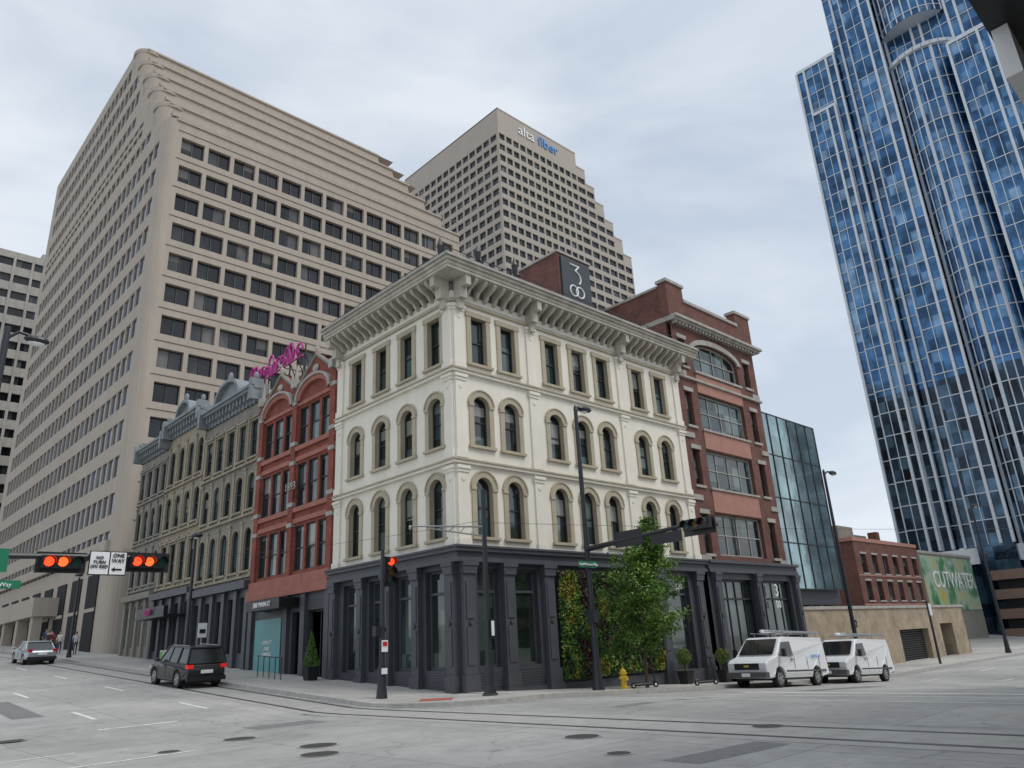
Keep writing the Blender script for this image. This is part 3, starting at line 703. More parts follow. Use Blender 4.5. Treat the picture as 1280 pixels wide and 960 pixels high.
for i in range(n):
    a0=math.radians(-58+116*i/n); a1=math.radians(-58+116*(i+1)/n)
    p=(113.6-R_*math.cos(a0),yc+R_*math.sin(a0)); q=(113.6-R_*math.cos(a1),yc+R_*math.sin(a1))
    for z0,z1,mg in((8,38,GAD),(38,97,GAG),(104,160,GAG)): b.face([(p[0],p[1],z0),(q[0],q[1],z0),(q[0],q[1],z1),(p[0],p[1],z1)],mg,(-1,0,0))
    b.cyl((p[0]-.1,p[1],8),(p[0]-.1,p[1],97),.1 if i%3 else .26,None,5,ALUM); b.cyl((p[0]-.1,p[1],104),(p[0]-.1,p[1],160),.12,None,5,ALUM)
    z=11.7
    while z<160:
        if z<97 or z>104: b.cyl((p[0]-.06,p[1],z),(q[0]-.06,q[1],z),.1,None,4,ALUM)
        z+=3.9
    for zz in(97,104): b.face([(p[0],p[1],zz),(q[0],q[1],zz),(113.6,yc,zz)],ALUM)
    b.cyl((p[0]-.1,p[1],97),(q[0]-.1,q[1],97),.6,None,6,ALUM)
for i in range(12): b.box(109.3,110.2,-29+i*4.2,-28.3+i*4.2,-2,12,WHITE)
b.box(109,110.3,-30,22,9.5,11.8,WHITE)
b.finish("curtain_wall",E)

# near canopy overhead on the south side of the junction
E=empty("building_with_canopy")
b=B()
b.box(-12,40,-48,-28,-2,12.5,BBRICK); b.box(-12,-1.5,-28,-21.8,11.75,12.6,BLACK); b.box(-5.2,20,-22.1,-21.84,10.7,11.749,WHITE); b.box(-1.49,20,-28,-21.9,11.76,12.6,BLACK)
fr3=((lambda s,d,z:(s,-28+d,z)),(0,1,0))
for i in range(12):
    for z in(1.0,4.5,8): b.box(-10+i*4,-7.4+i*4,.02,.06,z,z+2.4,GL,fr3); b.box(-10.1+i*4,-7.3+i*4,.02,.12,z-.15,z-.01,LSTONE,fr3)
for x in(-11.5,19.4): b.box(x,x+.4,-24,-23.6,g(x,-24)-.2,11.7,BLACK)
b.finish("walls_and_canopy",E)

# ------------------------------------------------------------------ low brick buildings to the east
E=empty("low_brick_building")
b=B(); fr=frF(10)
ops=[(63.3+i*2.9,64.7+i*2.9,z,z+2,.12) for i in range(6) for z in(1.2,4.2,7.0)]
b.facade(fr,62,80,-2,10.3,ops,RBRICK,GL,depth=.3)
for o in ops: b.box(o[0]-.1,o[1]+.1,0,.1,o[2]-.15,o[2],LSTONE,fr); b.box(o[0]-.1,o[1]+.1,0,.08,o[3],o[3]+.2,LSTONE,fr)
b.box(61.8,80.04,9.9,24,10.3,10.7,PINK); b.face([(62,10,-2),(62,24,-2),(62,24,10.3),(62,10,10.3)],RBRICK,(-1,0,0))
for z in(3.7,6.7): b.box(62,80,0,.06,z,z+.15,PINK,fr)
b.box(66,70,13,18,10.7,12.6,GREYB); b.box(74,75,12,13,10.7,12.2,RBRICK); b.finish("walls",E)
E=empty("mural_wall_building")
m,n,l,p=newmat("mural"); t=n.new("ShaderNodeTexNoise"); t.inputs["Scale"].default_value=.35; t.inputs["Detail"].default_value=3
geo=n.new("ShaderNodeNewGeometry"); l.new(geo.outputs["Position"],t.inputs["Vector"]); cr=n.new("ShaderNodeValToRGB"); l.new(t.outputs[0],cr.inputs[0]); l.new(cr.outputs[0],p.inputs["Base Color"])
for i,(ps,c) in enumerate([(.3,(.03,.12,.05)),(.45,(.1,.25,.12)),(.55,(.35,.45,.35)),(.7,(.45,.4,.12))]):
    if i>1: cr.color_ramp.elements.new(ps)
    cr.color_ramp.elements[i].position=ps; cr.color_ramp.elements[i].color=(*c,1)
b=B(); b.box(80.1,100,10,24,-2,9.8,GREYB); b.box(80.05,100.1,9.9,24,9.8,10.1,LSTONE); b.box(80.4,99.6,9.9,9.98,3,9.5,m); b.finish("walls",E)
text("CUTWATER",2.9,fr,91.2,.15,6.6,WL,E)
E=empty("grey_service_building"); b=B(); b.box(78,106,26,60,-2,14.8,GREYB); b.box(77.8,106.2,25.8,60,14.8,15.3,LSTONE)
for i in range(8): b.box(80+i*3.1,82+i*3.1,25.9,25.99,11.2,13,GL)
for x in(84,92): b.cyl((x,30,15),(x,30,20),.08,.05,6,BLACK); b.cyl((x-.8,30,19),(x+.8,30,19),.04,.04,5,BLACK)
b.finish("walls",E)
E=empty("brown_car_park"); b=B()
for k in range(4): b.box(104,150,-2,9,-1+k*2.6,.3+k*2.6,mat("brown_precast",(.2,.13,.1),.85)); 
b.box(104.5,150,-1.5,8.5,-1,8,CORE); b.finish("decks",E)

# ------------------------------------------------------------------ street furniture
POLE=mat("black_pole_paint",(.02,.023,.03),.4,var=.1)
GREEN=mat("street_sign_green",(.01,.17,.09),.4,var=0)
YEL=mat("hydrant_yellow",(.6,.4,.03),.5,var=.15,scale=8)
RED=emis("red_signal_lens",(1,.04,.01),3); AMB2=emis("orange_red_signal_lens",(1,.10,.02),2); OFFR=mat("unlit_lens",(.05,.02,.015),.3,var=0); AMB=mat("unlit_amber",(.12,.06,.01),.3,var=0); GRN=mat("unlit_green",(.01,.05,.04),.3,var=0)
def polebase(b,x,y,z,h,r):
    b.cyl((x,y,z),(x,y,z+.35),r*1.9,r*1.6,12,POLE); b.cyl((x,y,z+.35),(x,y,z+1.1),r*1.45,r*1.25,12,POLE); b.cyl((x,y,z+1.1),(x,y,z+h),r,r*.62,12,POLE)
def lamp(x,y,ztop,dx,dy,L=1.3,name="street_lamp",r=.13,extra=None,down=0):
    z=g(x,y)+H-.02; b=B(); polebase(b,x,y,z,ztop-z,r)
    p=[(x,y,ztop-.3),(x+dx*L*.35,y+dy*L*.35,ztop-.02),(x+dx*L*.75,y+dy*L*.75,ztop+.05)]
    b.path(p,.05,POLE,8); b.cyl((x,y,ztop-.1),(x,y,ztop+.1),.1,.03,8,POLE)
    hx,hy=x+dx*L,y+dy*L
    b.ell((hx,hy,ztop),(.18+.3*abs(dx),.18+.3*abs(dy),.15),POLE,12,6); b.ell((hx,hy,ztop-.08),(.12+.15*abs(dx),.12+.15*abs(dy),.11),WHITE,10,5)
    if extra: extra(b,x,y,z)
    return b.finish(name)
def head(b,c,axis,N,n=3,lit=(0,),back=True):
    c=Vector(c);A=Vector(axis);N=Vector(N);U=A.cross(N)
    s=.36
    def bx(a0,a1,u0,u1,n0,n1,mt):
        P=[c+A*a+U*u+N*w for a in(a0,a1) for u in(u0,u1) for w in(n0,n1)]
        cc=sum(P,Vector())/8
        for q in((0,1,3,2),(4,5,7,6),(0,1,5,4),(2,3,7,6),(0,2,6,4),(1,3,7,5)):
            pts=[P[i] for i in q]; b.face(pts,mt,sum(pts,Vector())/4-cc)
    L=n*s/2
    bx(-L,L,-.18,.18,-.1,.1,BLACK)
    if back: bx(-L-.12,L+.12,-.3,.3,-.12,-.1,BLACK)
    for i in range(n):
        o=c+A*(-L+s*(i+.5)); 
        mt=([RED,AMB2,GRN][i] if i in lit else [OFFR,AMB,GRN][i])
        b.cyl(o+N*.1,o+N*.125,.135,.135,16,mt)
        k=10
        for j in range(k):
            a0=math.pi*(-.1+1.2*j/k);a1=math.pi*(-.1+1.2*(j+1)/k)
            V=Vector((0,0,1)); S=V.cross(N)
            p=lambda a,d:o+(S*math.cos(a)+V*math.sin(a))*.16+N*d
            b.face([p(a0,.1),p(a1,.1),p(a1,.34),p(a0,.3)],BLACK)
lamp(27.6,-3.2,11.2,1,0); lamp(56.5,-3.3,11.5,1,0); lamp(-3.3,18.7,8.2,-.3,-1,L=.8,r=.1); lamp(-3.3,41,8.3,-.3,-1,L=.8,r=.1)
def ex(b,x,y,z):
    b.cyl((x,y,5.25),(x,y-5.9,5.6),.11,.06,8,POLE)
    for yy in(-2.2,-5.4):
        head(b,(x+.05,y+yy,5.4),(0,1,0),(1,0,0),back=True)
    head(b,(x-.35,y-5.5,5.45),(0,1,0),(-1,0,0),lit=(),back=False)
    b.box(x-.03,x+.0,y-4.6,y-3.2,5.0,5.4,BLACK)
    b.box(x-.75,x+.3,y-.18,y-.15,4.5,4.75,GREEN)
    b.box(x-.14,x+.14,y-.2,y+.2,2.4,2.9,POLE)
o=lamp(4.2,-3.1,11.3,1,0,L=.55,extra=ex,name="traffic_light_mast"); text("Carl H Lindner Way",.13,frF(-3.3),3.98,.01,4.62,WL,o)
x,y=-15.75,2.1; 
b=B(); polebase(b,x,y,0,11.7,.15); b.path([(x,y,11.3),(x+.3,y,11.6),(x+.6,y,11.55)],.05,POLE,8); b.ell((x+.8,y,11.45),(.36,.18,.14),POLE,12,6); b.ell((x+.8,y,11.36),(.26,.13,.11),WHITE,10,5)
b.cyl((x,y,4.85),(-10.4,y,4.98),.1,.06,8,POLE)
head(b,(-13.4,y-.15,4.72),(1,0,0),(0,-1,0),lit=(0,1)); head(b,(-11.0,y-.15,4.8),(1,0,0),(0,-1,0),lit=(0,1))
b.box(-12.66,-12.14,y-.16,y-.13,4.4,5.06,WHITE); b.box(-12.1,-11.66,y-.16,y-.13,4.4,5.06,WHITE)
b.box(-12.69,-11.63,y-.128,y-.12,4.37,5.09,BLACK)
b.box(-16,-14.35,y-.16,y-.13,3.95,4.18,GREEN); b.box(-15.9,-14.75,y-.16,y-.13,4.4,5.05,GREEN)
o=b.finish("traffic_light_mast"); fr=frF(y-.16)
text("NO\nTURN\nON RED",.13,fr,-12.4,.01,4.75,BLACK,o); text("ONE\nWAY",.16,fr,-11.88,.01,4.88,BLACK,o)
b=B(); b.box(-11.98,-11.76,y-.175,y-.165,4.52,4.57,BLACK); b.face([(-12.06,y-.17,4.545),(-11.96,y-.17,4.62),(-11.96,y-.17,4.47)],BLACK,(0,-1,0)); b.finish("arrow",o)
text("Lindner Way",.16,fr,-15.0,.01,4.06,WL,o)
b=B(); x,y=-2.95,.9; z=g(x,y)+H-.02; polebase(b,x,y,z,5.4-z,.11)
head(b,(x+.28,y-.05,4.6),(0,0,-1),(0,-1,0),back=False); b.cyl((x,y,5.15),(x+.28,y,5.1),.03,None,6,POLE); b.cyl((x,y,4.05),(x+.28,y,4.1),.03,None,6,POLE)
b.box(x-.35,x-.1,y-.12,y+.12,2.3,2.65,BLACK); b.box(x-.12,x+.14,y-.17,y-.15,1.75,2.15,WHITE); b.box(x-.08,x+.1,y-.19,y-.175,1.95,2.1,mat("sign_red",(.5,.02,.02),.5,var=0)); b.box(x-.1,x+.1,y-.2,y-.12,1.0,1.2,WHITE)
b.finish("pedestrian_signal_pole")
b=B(); x,y=-.7,-2.4; z=g(x,y)+H-.02; polebase(b,x,y,z,7.35-z,.12)
GM=mat("grey_metal",(.3,.3,.31),.4,metal=.4)
b.cyl((x,y,5.95),(-4.0,y,5.75),.035,.025,6,GM); b.cyl((x,y,5.6),(-3.2,y,5.72),.025,.025,6,GM)
for i in range(5): b.cyl((-1.1-i*.5,y,5.92-i*.03),(-1.35-i*.5,y,5.65+i*.02),.02,None,5,GM)
b.ell((-4.05,y,5.7),(.05,.05,.09),GM,8,5); b.box(x-.02,x+.22,y-.16,y-.14,2.0,2.7,BLACK); b.cyl((x,y,z),(x,y,z+.1),.28,.26,12,MH)
b.box(x+.03,x+.16,y-.175,y-.165,2.1,2.6,WHITE); b.finish("tram_wire_pole")
b=B(); b.cyl((40.5,-3.2,-1.1),(40.5,-3.2,3.2),.09,.08,8,POLE); b.box(40.3,40.7,-3.35,-3.3,2.2,3.0,WHITE); b.finish("traffic_sign")
b=B(); b.cyl((-3.4,16.5,1),(-3.4,16.5,3.6),.035,.035,8,GM); b.box(-3.62,-3.18,16.42,16.45,2.9,3.6,WHITE); b.box(-3.55,-3.25,16.4,16.41,3.1,3.3,BLACK); b.finish("traffic_sign")
b=B(); x,y=5.75,-3.1; z=g(x,y)+H
b.cyl((x,y,z),(x,y,z+.08),.17,.17,14,YEL); b.cyl((x,y,z+.08),(x,y,z+.55),.12,.115,14,YEL); b.cyl((x,y,z+.55),(x,y,z+.6),.16,.16,14,YEL); b.ell((x,y,z+.62),(.13,.13,.14),YEL,14,8); b.cyl((x,y,z+.74),(x,y,z+.82),.035,None,5,YEL)
b.cyl((x-.2,y,z+.42),(x+.2,y,z+.42),.06,None,10,YEL); b.cyl((x,y,z+.38),(x,y-.2,z+.38),.075,None,10,YEL); b.finish("fire_hydrant")
def scooter(x,y,rz):
    b=B(); z=g(x,y)+H; T=Matrix.Translation((x,y,z))@Matrix.Rotation(rz,4,'Z'); P=lambda *p:T@Vector(p)
    for wx in(0,.95): b.cyl(P(wx,-.03,.11),P(wx,.03,.11),.11,None,14,BLACK); b.cyl(P(wx,-.034,.11),P(wx,.034,.11),.05,None,10,WHITE)
    b.cyl(P(.0,0,.14),P(.8,0,.14),.06,None,8,BLACK); b.cyl(P(.8,0,.14),P(.93,0,.25),.04,None,8,BLACK); b.cyl(P(.95,0,.12),P(.82,0,1.1),.03,.025,8,BLACK); b.cyl(P(.82,-.24,1.1),P(.82,.24,1.1),.02,None,8,BLACK); b.cyl(P(-.05,0,.2),P(.1,0,.24),.05,None,6,BLACK)
    b.finish("kick_scooter")
scooter(6.1,-3.3,-.5); scooter(10.2,-3.5,-.4)
LEAFM=[mat("leaf_%d"%i,c,.6,var=.3,scale=3) for i,c in enumerate([(.075,.16,.025),(.12,.23,.03),(.045,.10,.018),(.17,.28,.045),(.10,.03,.04),(.26,.23,.03),(.05,.035,.03)])]
def leaf(b,p,s,mt,up=.4):
    n=Vector((random.gauss(0,1),random.gauss(0,1),random.gauss(0,1)+up)).normalized(); u=n.orthogonal().normalized(); a=random.random()*6.28
    u=Matrix.Rotation(a,3,n)@u; w=n.cross(u); p=Vector(p)
    b.face([p-u*s,p+w*s*.5,p+u*s,p-w*s*.5],mt)
def shrub(name,x,y,kind,zb=None):
    b=B(); z=g(x,y)+H if zb is None else zb; b.loft([(x+dx*.22,y+dy*.22,z) for dx,dy in((-1,-1),(1,-1),(1,1),(-1,1))],[(x+dx*.3,y+dy*.3,z+.6) for dx,dy in((-1,-1),(1,-1),(1,1),(-1,1))],BLACK)
    for k in range(1500):
        if kind=='cone':
            h=random.random()**1.3; r=.36*(1-h)+.03; a=random.random()*6.28; rr=r*random.uniform(.6,1.1); leaf(b,(x+rr*math.cos(a),y+rr*math.sin(a),z+.6+h*1.5),.04,random.choice(LEAFM[:3]))
        else:
            v=Vector((random.gauss(0,1),random.gauss(0,1),random.gauss(0,1))).normalized()*.36*random.uniform(.75,1.05); leaf(b,(x+v.x,y+v.y,z+1.25+v.z),.04,random.choice(LEAFM[:4]+[LEAFM[5]]))
    b.cyl((x,y,z+.5),(x,y,z+1.2),.03,None,6,mat("bark",(.08,.06,.045),.9,var=.3,scale=10,bump=.5))
    b.finish(name)
shrub("conical_shrub",-1.0,9.6,'cone'); shrub("round_topiary",13.2,-.9,'ball'); shrub("round_topiary",16.6,-.9,'ball')
b=B(); x=-1.8
for yy in(10.9,11.5,12.1,12.7,13.3): b.cyl((x,yy,g(x,yy)),(x,yy,g(x,yy)+1.1),.02,None,6,BLACK)
b.cyl((x,10.8,g(x,10.8)+1.1),(x,13.4,g(x,13.4)+1.1),.025,None,6,BLACK); b.finish("entrance_railing")
b=B(); b.box(-1.9,-1.8,26,26.5,g(0,26),g(0,26)+1.0,WHITE); b.box(-1.92,-1.9,26.03,26.47,g(0,26)+.3,g(0,26)+.95,mat("poster_green",(.15,.3,.05),.6)); b.box(-1.7,-1.6,26,26.5,g(0,26),g(0,26)+1.0,WHITE); b.finish("sandwich_board")
b=B(); fr=FF; b.box(5.35,12.6,.0,.12,.25,4.8,BLACK,fr)
from mathutils import noise as MN
for k in range(15000):
    s=random.uniform(5.4,12.55); z=random.uniform(.25,4.75); v=MN.noise(Vector((s*.9,z*.9,3.0)))+.25*MN.noise(Vector((s*4,z*4,9)))
    d=.14+.16*random.random()+.22*max(0,MN.noise(Vector((s*1.6,z*1.6,7))))
    mt=LEAFM[4] if v<-.28 else LEAFM[6] if v<-.15 else LEAFM[2] if v<0 else LEAFM[0] if v<.15 else LEAFM[3] if v<.3 else LEAFM[5]
    if random.random()<.15: mt=random.choice(LEAFM)
    leaf(b,(s,-d,z),random.uniform(.05,.09),mt)
b.finish("living_green_wall")
def tree(x,y,h):
    E=empty("street_tree"); b=B(); z=g(x,y)+H; BK=MATS["bark"]
    pts=[Vector((x,y,z)),Vector((x+.03,y,z+1.0)),Vector((x+.1,y+.03,z+2.2)),Vector((x+.3,y,z+3.8)),Vector((x+.75,y,z+5.4)),Vector((x+1.15,y+.1,z+7.0))]
    rr=[.085,.07,.06,.045,.03,.012]
    for i in range(5): b.cyl(pts[i],pts[i+1],rr[i],rr[i+1],8,BK)
    tips=[]
    for k in range(60):
        u=random.uniform(.26,.99); f=u*5; i=min(4,int(f)); p=pts[i].lerp(pts[i+1],f-i)
        hh=p.z-z
        R=2.05 if hh<3.4 else max(.35,2.05-(hh-3.4)*.55)
        if hh<2.0: R=1.2
        a=random.random()*6.28; L=R*random.uniform(.5,1.0)
        q=p+Vector((L*math.cos(a),L*math.sin(a),L*random.uniform(.15,.55)))
        if hh<3.5: q+=Vector((-.3,0,0))
        b.cyl(p,q,.018,.006,5,BK); tips.append((p,q))
    b.finish("trunk_and_limbs",E,merge=True)
    b=B()
    for p,q in tips:
        for c in range(6):
            cc=p.lerp(q,random.uniform(.4,1.08))+Vector((random.gauss(0,.14),random.gauss(0,.14),random.gauss(0,.12))); sz=random.uniform(.18,.36)
            pal=random.choice([LEAFM[0],LEAFM[1],LEAFM[1],LEAFM[3],LEAFM[2]])
            for _ in range(62):
                v=Vector((random.gauss(0,.55),random.gauss(0,.55),random.gauss(0,.42)))*sz
                leaf(b,cc+v,random.uniform(.05,.09),pal if random.random()<.75 else random.choice(LEAFM[:4]),up=1.2)
    b.finish("foliage",E)
tree(7.5,-2.9,7.4)
b=B()
def wire(p,q,sag,r=.012,n=16):
    p=Vector(p);q=Vector(q); pts=[p.lerp(q,i/n)+Vector((0,0,-4*sag*(i/n)*(1-i/n))) for i in range(n+1)]; b.path(pts,r,POLE,4)
wire((-.7,-2.4,6.1),(60,-18,8),.4,.009); wire((-3.3,18.7,7.2),(-.7,-2.4,6.2),.25,.009)
b.finish("tram_overhead_wire")

# ------------------------------------------------------------------ vehicles
TYRE=mat("tyre",(.018,.018,.018),.85,var=.1); RIM=mat("alloy_rim",(.35,.35,.36),.3,metal=.8,var=0); CGL=glassmat("car_glass",[(0,(.01,.012,.014)),(1,(.016,.02,.022))],ior=1.5,pane=(9,9,9),wob=0)
TAIL=mat("tail_lamp_red",(.45,.01,.01),.25,var=0); TAILE=emis("tail_lamp_lit",(.7,.02,.015),.25); HEADL=mat("head_lamp",(.6,.62,.65),.1,var=0); CHR=mat("chrome",(.5,.5,.5),.15,metal=1,var=0)
def arch(cx,r,zb,n=8): return [(cx-r*math.cos(math.pi*i/n),zb+r*math.sin(math.pi*i/n)) for i in range(n+1)]
def wheel(b,x,y,r,w,sgn):
    b.cyl((x,y-w/2,r),(x,y+w/2,r),r,r,24,TYRE); yo=y+sgn*w/2
    b.cyl((x,yo,r),(x,yo+sgn*.012,r),r*.66,r*.64,20,RIM); b.cyl((x,yo+sgn*.012,r),(x,yo+sgn*.02,r),r*.2,r*.18,10,RIM)
    for k in range(5):
        a=2*math.pi*(k+.5)/5; c=(x+r*.43*math.cos(a),yo+sgn*.012,r+r*.43*math.sin(a)); b.cyl(c,(c[0],c[1]+sgn*.006,c[2]),r*.13,None,8,BLACK)
def profile_mesh(name,prof,wfun,mt,E,bev=.05):
    b=B(); A=[(x,-wfun(x,z),z) for x,z in prof]; C=[(x,wfun(x,z),z) for x,z in prof]
    n=len(prof)
    b.face(A,mt); b.face(C,mt)
    for i in range(n): j=(i+1)%n; b.face([A[i],A[j],C[j],C[i]],mt)
    return b.finish(name,E,merge=True,bevel=bev)
def car(name,x,y,rz,paint,suv=True):
    gz=g(x,y); gz2=g(x+math.cos(rz),y+math.sin(rz))
    E=empty(name,(x,y,gz),rz); E.rotation_euler=(0,-math.atan(gz2-gz),rz)
    r=.36 if suv else .33; wb=(.95,3.75); zb=.3; hh=1.02 if suv else .92; top=1.7 if suv else 1.44; half=.94
    low=[(0.05,.42)]+[(wb[0]-r-.07,zb)]+arch(wb[0],r+.06,zb+.05)[0:]+[(wb[0]+r+.07,zb-.03),(wb[1]-r-.08,zb-.03)]+arch(wb[1],r+.06,zb+.05)+[(4.55,zb),(4.72,.42),(4.72,.72),(4.55,.86),(3.7,hh-.02),(3.45,hh),( .25 if suv else .9,hh+.02),(.08,hh-.04 if suv else hh-.02),(.0,.75)]
    profile_mesh("body",low,lambda X,Z:half-(.1 if Z>hh-.1 else 0)-(.12 if X>4.5 or X<.1 else 0),paint,E,.06)
    b=B(); rb=[(.1 if suv else .75),3.5]; rt=[(.3 if suv else 1.35),2.75]; wbm,wtm=.83,.68
    bot=[(rb[0],-wbm,hh),(rb[1],-wbm,hh),(rb[1],wbm,hh),(rb[0],wbm,hh)]; tp=[(rt[0],-wtm,top-.04),(rt[1],-wtm,top-.04),(rt[1],wtm,top-.04),(rt[0],wtm,top-.04)]
    b.loft(bot,tp,CGL); b.finish("greenhouse_glass",E)
    b=B(); b.box(rt[0]-.08,rt[1]+.05,-wtm-.02,wtm+.02,top-.07,top,paint)
    b.finish("roof",E,merge=True,bevel=.03)
    b=B()
    for s in(-1,1):
        for (xb,xt,rr) in((rb[0],rt[0],.06),(rb[1],rt[1],.04),(1.25,1.2,.06),(2.35,2.2,.035)): b.cyl((xb,s*(wbm+.0),hh),(xt,s*(wtm+.0),top-.03),rr,rr*.9,6,paint)
        b.cyl((rb[0],s*(wbm+.01),hh+.0),(rb[1],s*(wbm+.01),hh),.025,None,6,CHR if not suv else BLACK)
        if suv: b.cyl((.6,s*(wtm-.05),top+.04),(2.6,s*(wtm-.05),top+.04),.02,None,6,RIM)
        b.ell((3.25,s*1.03,hh+.08),(.08,.12,.08),paint,8,6)
        for q in wb: wheel(b,q,s*(half-.13),r,.22,s); 
        b.box(-.01,.25,s*.86 if s<0 else s*.6,s*.6 if s<0 else s*.86,.82,.98,TAILE if suv else TAIL)
        b.box(4.5,4.7,min(s*.5,s*.84),max(s*.5,s*.84),.66,.8,HEADL)
        for q in(1.3,2.35,3.35): b.box(q-.006,q+.006,min(s*.93,s*.948),max(s*.93,s*.948),.4,hh-.12,BLACK)
    b.box(-.03,.02,-.26,.26,.62,.76,WHITE); b.box(-.04,.1,-.85,.85,.32,.5,BLACK); b.box(.3,4.5,-.7,.7,.2,.5,BLACK); b.box(4.6,4.76,-.55,.55,.42,.68,BLACK)
    b.finish("wheels_and_trim",E)
BLKP=mat("black_car_paint",(.012,.013,.015),.25,var=0,ior=1.5); SILP=mat("silver_car_paint",(.36,.39,.41),.25,metal=.4,var=0)
car("suv",-5.1,11.3,math.pi/2,BLKP,True); car("sedan",-6.1,36.0,math.pi/2,SILP,False)
def van(x,y,rz,ladder=True,logo=True):
    gz=g(x,y); E=empty("cargo_van",(x,y,gz),rz)
    sl=(g(x+math.cos(rz),y+math.sin(rz))-gz); E.rotation_euler=(0,-math.atan(sl),rz)
    P=mat("van_white",(.74,.75,.76),.3,var=.02)
    wb=(1.2,4.63); r=.37; zb=.38
    prof=[(0,.5),(wb[0]-r-.1,zb)]+arch(wb[0],r+.08,zb+.03)+[(wb[0]+r+.1,zb),(wb[1]-r-.1,zb)]+arch(wb[1],r+.08,zb+.03)+[(5.35,zb),(5.62,.5),(5.66,.95),(5.5,1.12),(4.82,1.27),(4.05,2.02),(3.8,2.1),(.12,2.1),(.02,1.9)]
    profile_mesh("body",prof,lambda X,Z:1.0-(.14 if Z>1.8 else 0)-(.06 if X>5.3 else 0)-(.03 if Z<.5 else 0),P,E,.06)
    b=B()
    b.face([(4.78,-.82,1.33),(4.78,.82,1.33),(4.13,.76,1.98),(4.13,-.76,1.98)],CGL); 
    b.v[-4:]=[(v[0]+.03,v[1],v[2]+.03) for v in b.v[-4:]]
    for s in(-1,1):
        def side(pts,mt,o=.008): b.face([(px,s*(1.0-.14*max(0,(pz-.95-.33))/.75*1.0+o+.0),pz) for px,pz in pts],mt,(0,s,0))
        side([(3.35,1.3),(4.62,1.3),(4.12,1.86),(3.35,1.9)],CGL,.03)
        for q in(3.25,4.7,2.05,.9):
            b.box(q-.006,q+.006,min(s*.99,s*1.006),max(s*.99,s*1.006),.5,1.25,BLACK)
        b.box(.3,4.1,min(s*.97,s*1.012),max(s*.97,s*1.012),.62,.7,mat("grey_plastic",(.08,.08,.08),.6,var=0))
        b.box(3.4,3.6,min(s*1.0,s*1.03),max(s*1.0,s*1.03),1.12,1.16,BLACK)
        b.cyl((4.45,s*1.0,1.3),(4.5,s*1.16,1.36),.02,None,6,BLACK); b.box(4.42,4.56,min(s*1.12,s*1.28),max(s*1.12,s*1.28),1.25,1.58,BLACK)
        for q in wb: wheel(b,q,s*.86,r,.24,s)
        b.box(5.55,5.68,min(s*.6,s*.9),max(s*.6,s*.9),.78,1.0,HEADL); b.box(-.02,.03,min(s*.84,s*.94),max(s*.84,s*.94),.8,1.3,TAIL)
    b.box(5.6,5.69,-.58,.58,.74,1.0,BLACK); b.box(5.69,5.71,-.12,.12,.84,.92,mat("badge_gold",(.5,.35,.08),.4)); b.box(5.5,5.8,-.95,.95,.42,.64,MATS["grey_plastic"]); b.box(5.79,5.81,-.2,.2,.46,.6,WHITE); b.box(-.12,.05,-.9,.9,.42,.6,MATS["grey_plastic"]); b.box(.3,5.3,-.8,.8,.3,.6,BLACK)
    for q in(.6,1.9,3.2):
        b.cyl((q,-.84,2.3),(q,.84,2.3),.02,None,6,RIM)
        for s in(-1,1): b.cyl((q,s*.84,2.08),(q,s*.84,2.3),.02,None,6,RIM)
    for s in(-1,1): b.cyl((.4,s*.84,2.3),(3.6,s*.84,2.3),.018,None,6,RIM)
    if ladder:
        for s in(.25,.6): b.cyl((-.2,s,2.36),(4.2,s,2.36),.03,None,6,RIM)
        for k in range(13): b.cyl((-.0+k*.33,.25,2.36),(k*.33,.6,2.36),.015,None,5,RIM)
        b.cyl((.3,-.5,2.4),(3.2,-.5,2.4),.07,None,8,WHITE)
    b.finish("wheels_and_trim",E)
    if logo:
        t=text("spectrum",.24,((lambda s,d,z:(s,1.0+d,z)),(0,1,0)),1.2,.015,1.3,BLUE,None,name="lettering",ext=.004); t.parent=E
    return E
van(17.5,-5.0,math.pi); van(25.2,-5.0,math.pi,logo=False)
for i,(xx,yy,p) in enumerate([(66,-5,WHITE),(72.5,-5,SILP),(60,5.5,BLKP),(80,-5.2,WHITE),(88,-5.2,BLKP),(96,-5.2,SILP)]):
    car("parked_car",xx,yy,math.pi if i!=2 else 0,p,i%2==0)
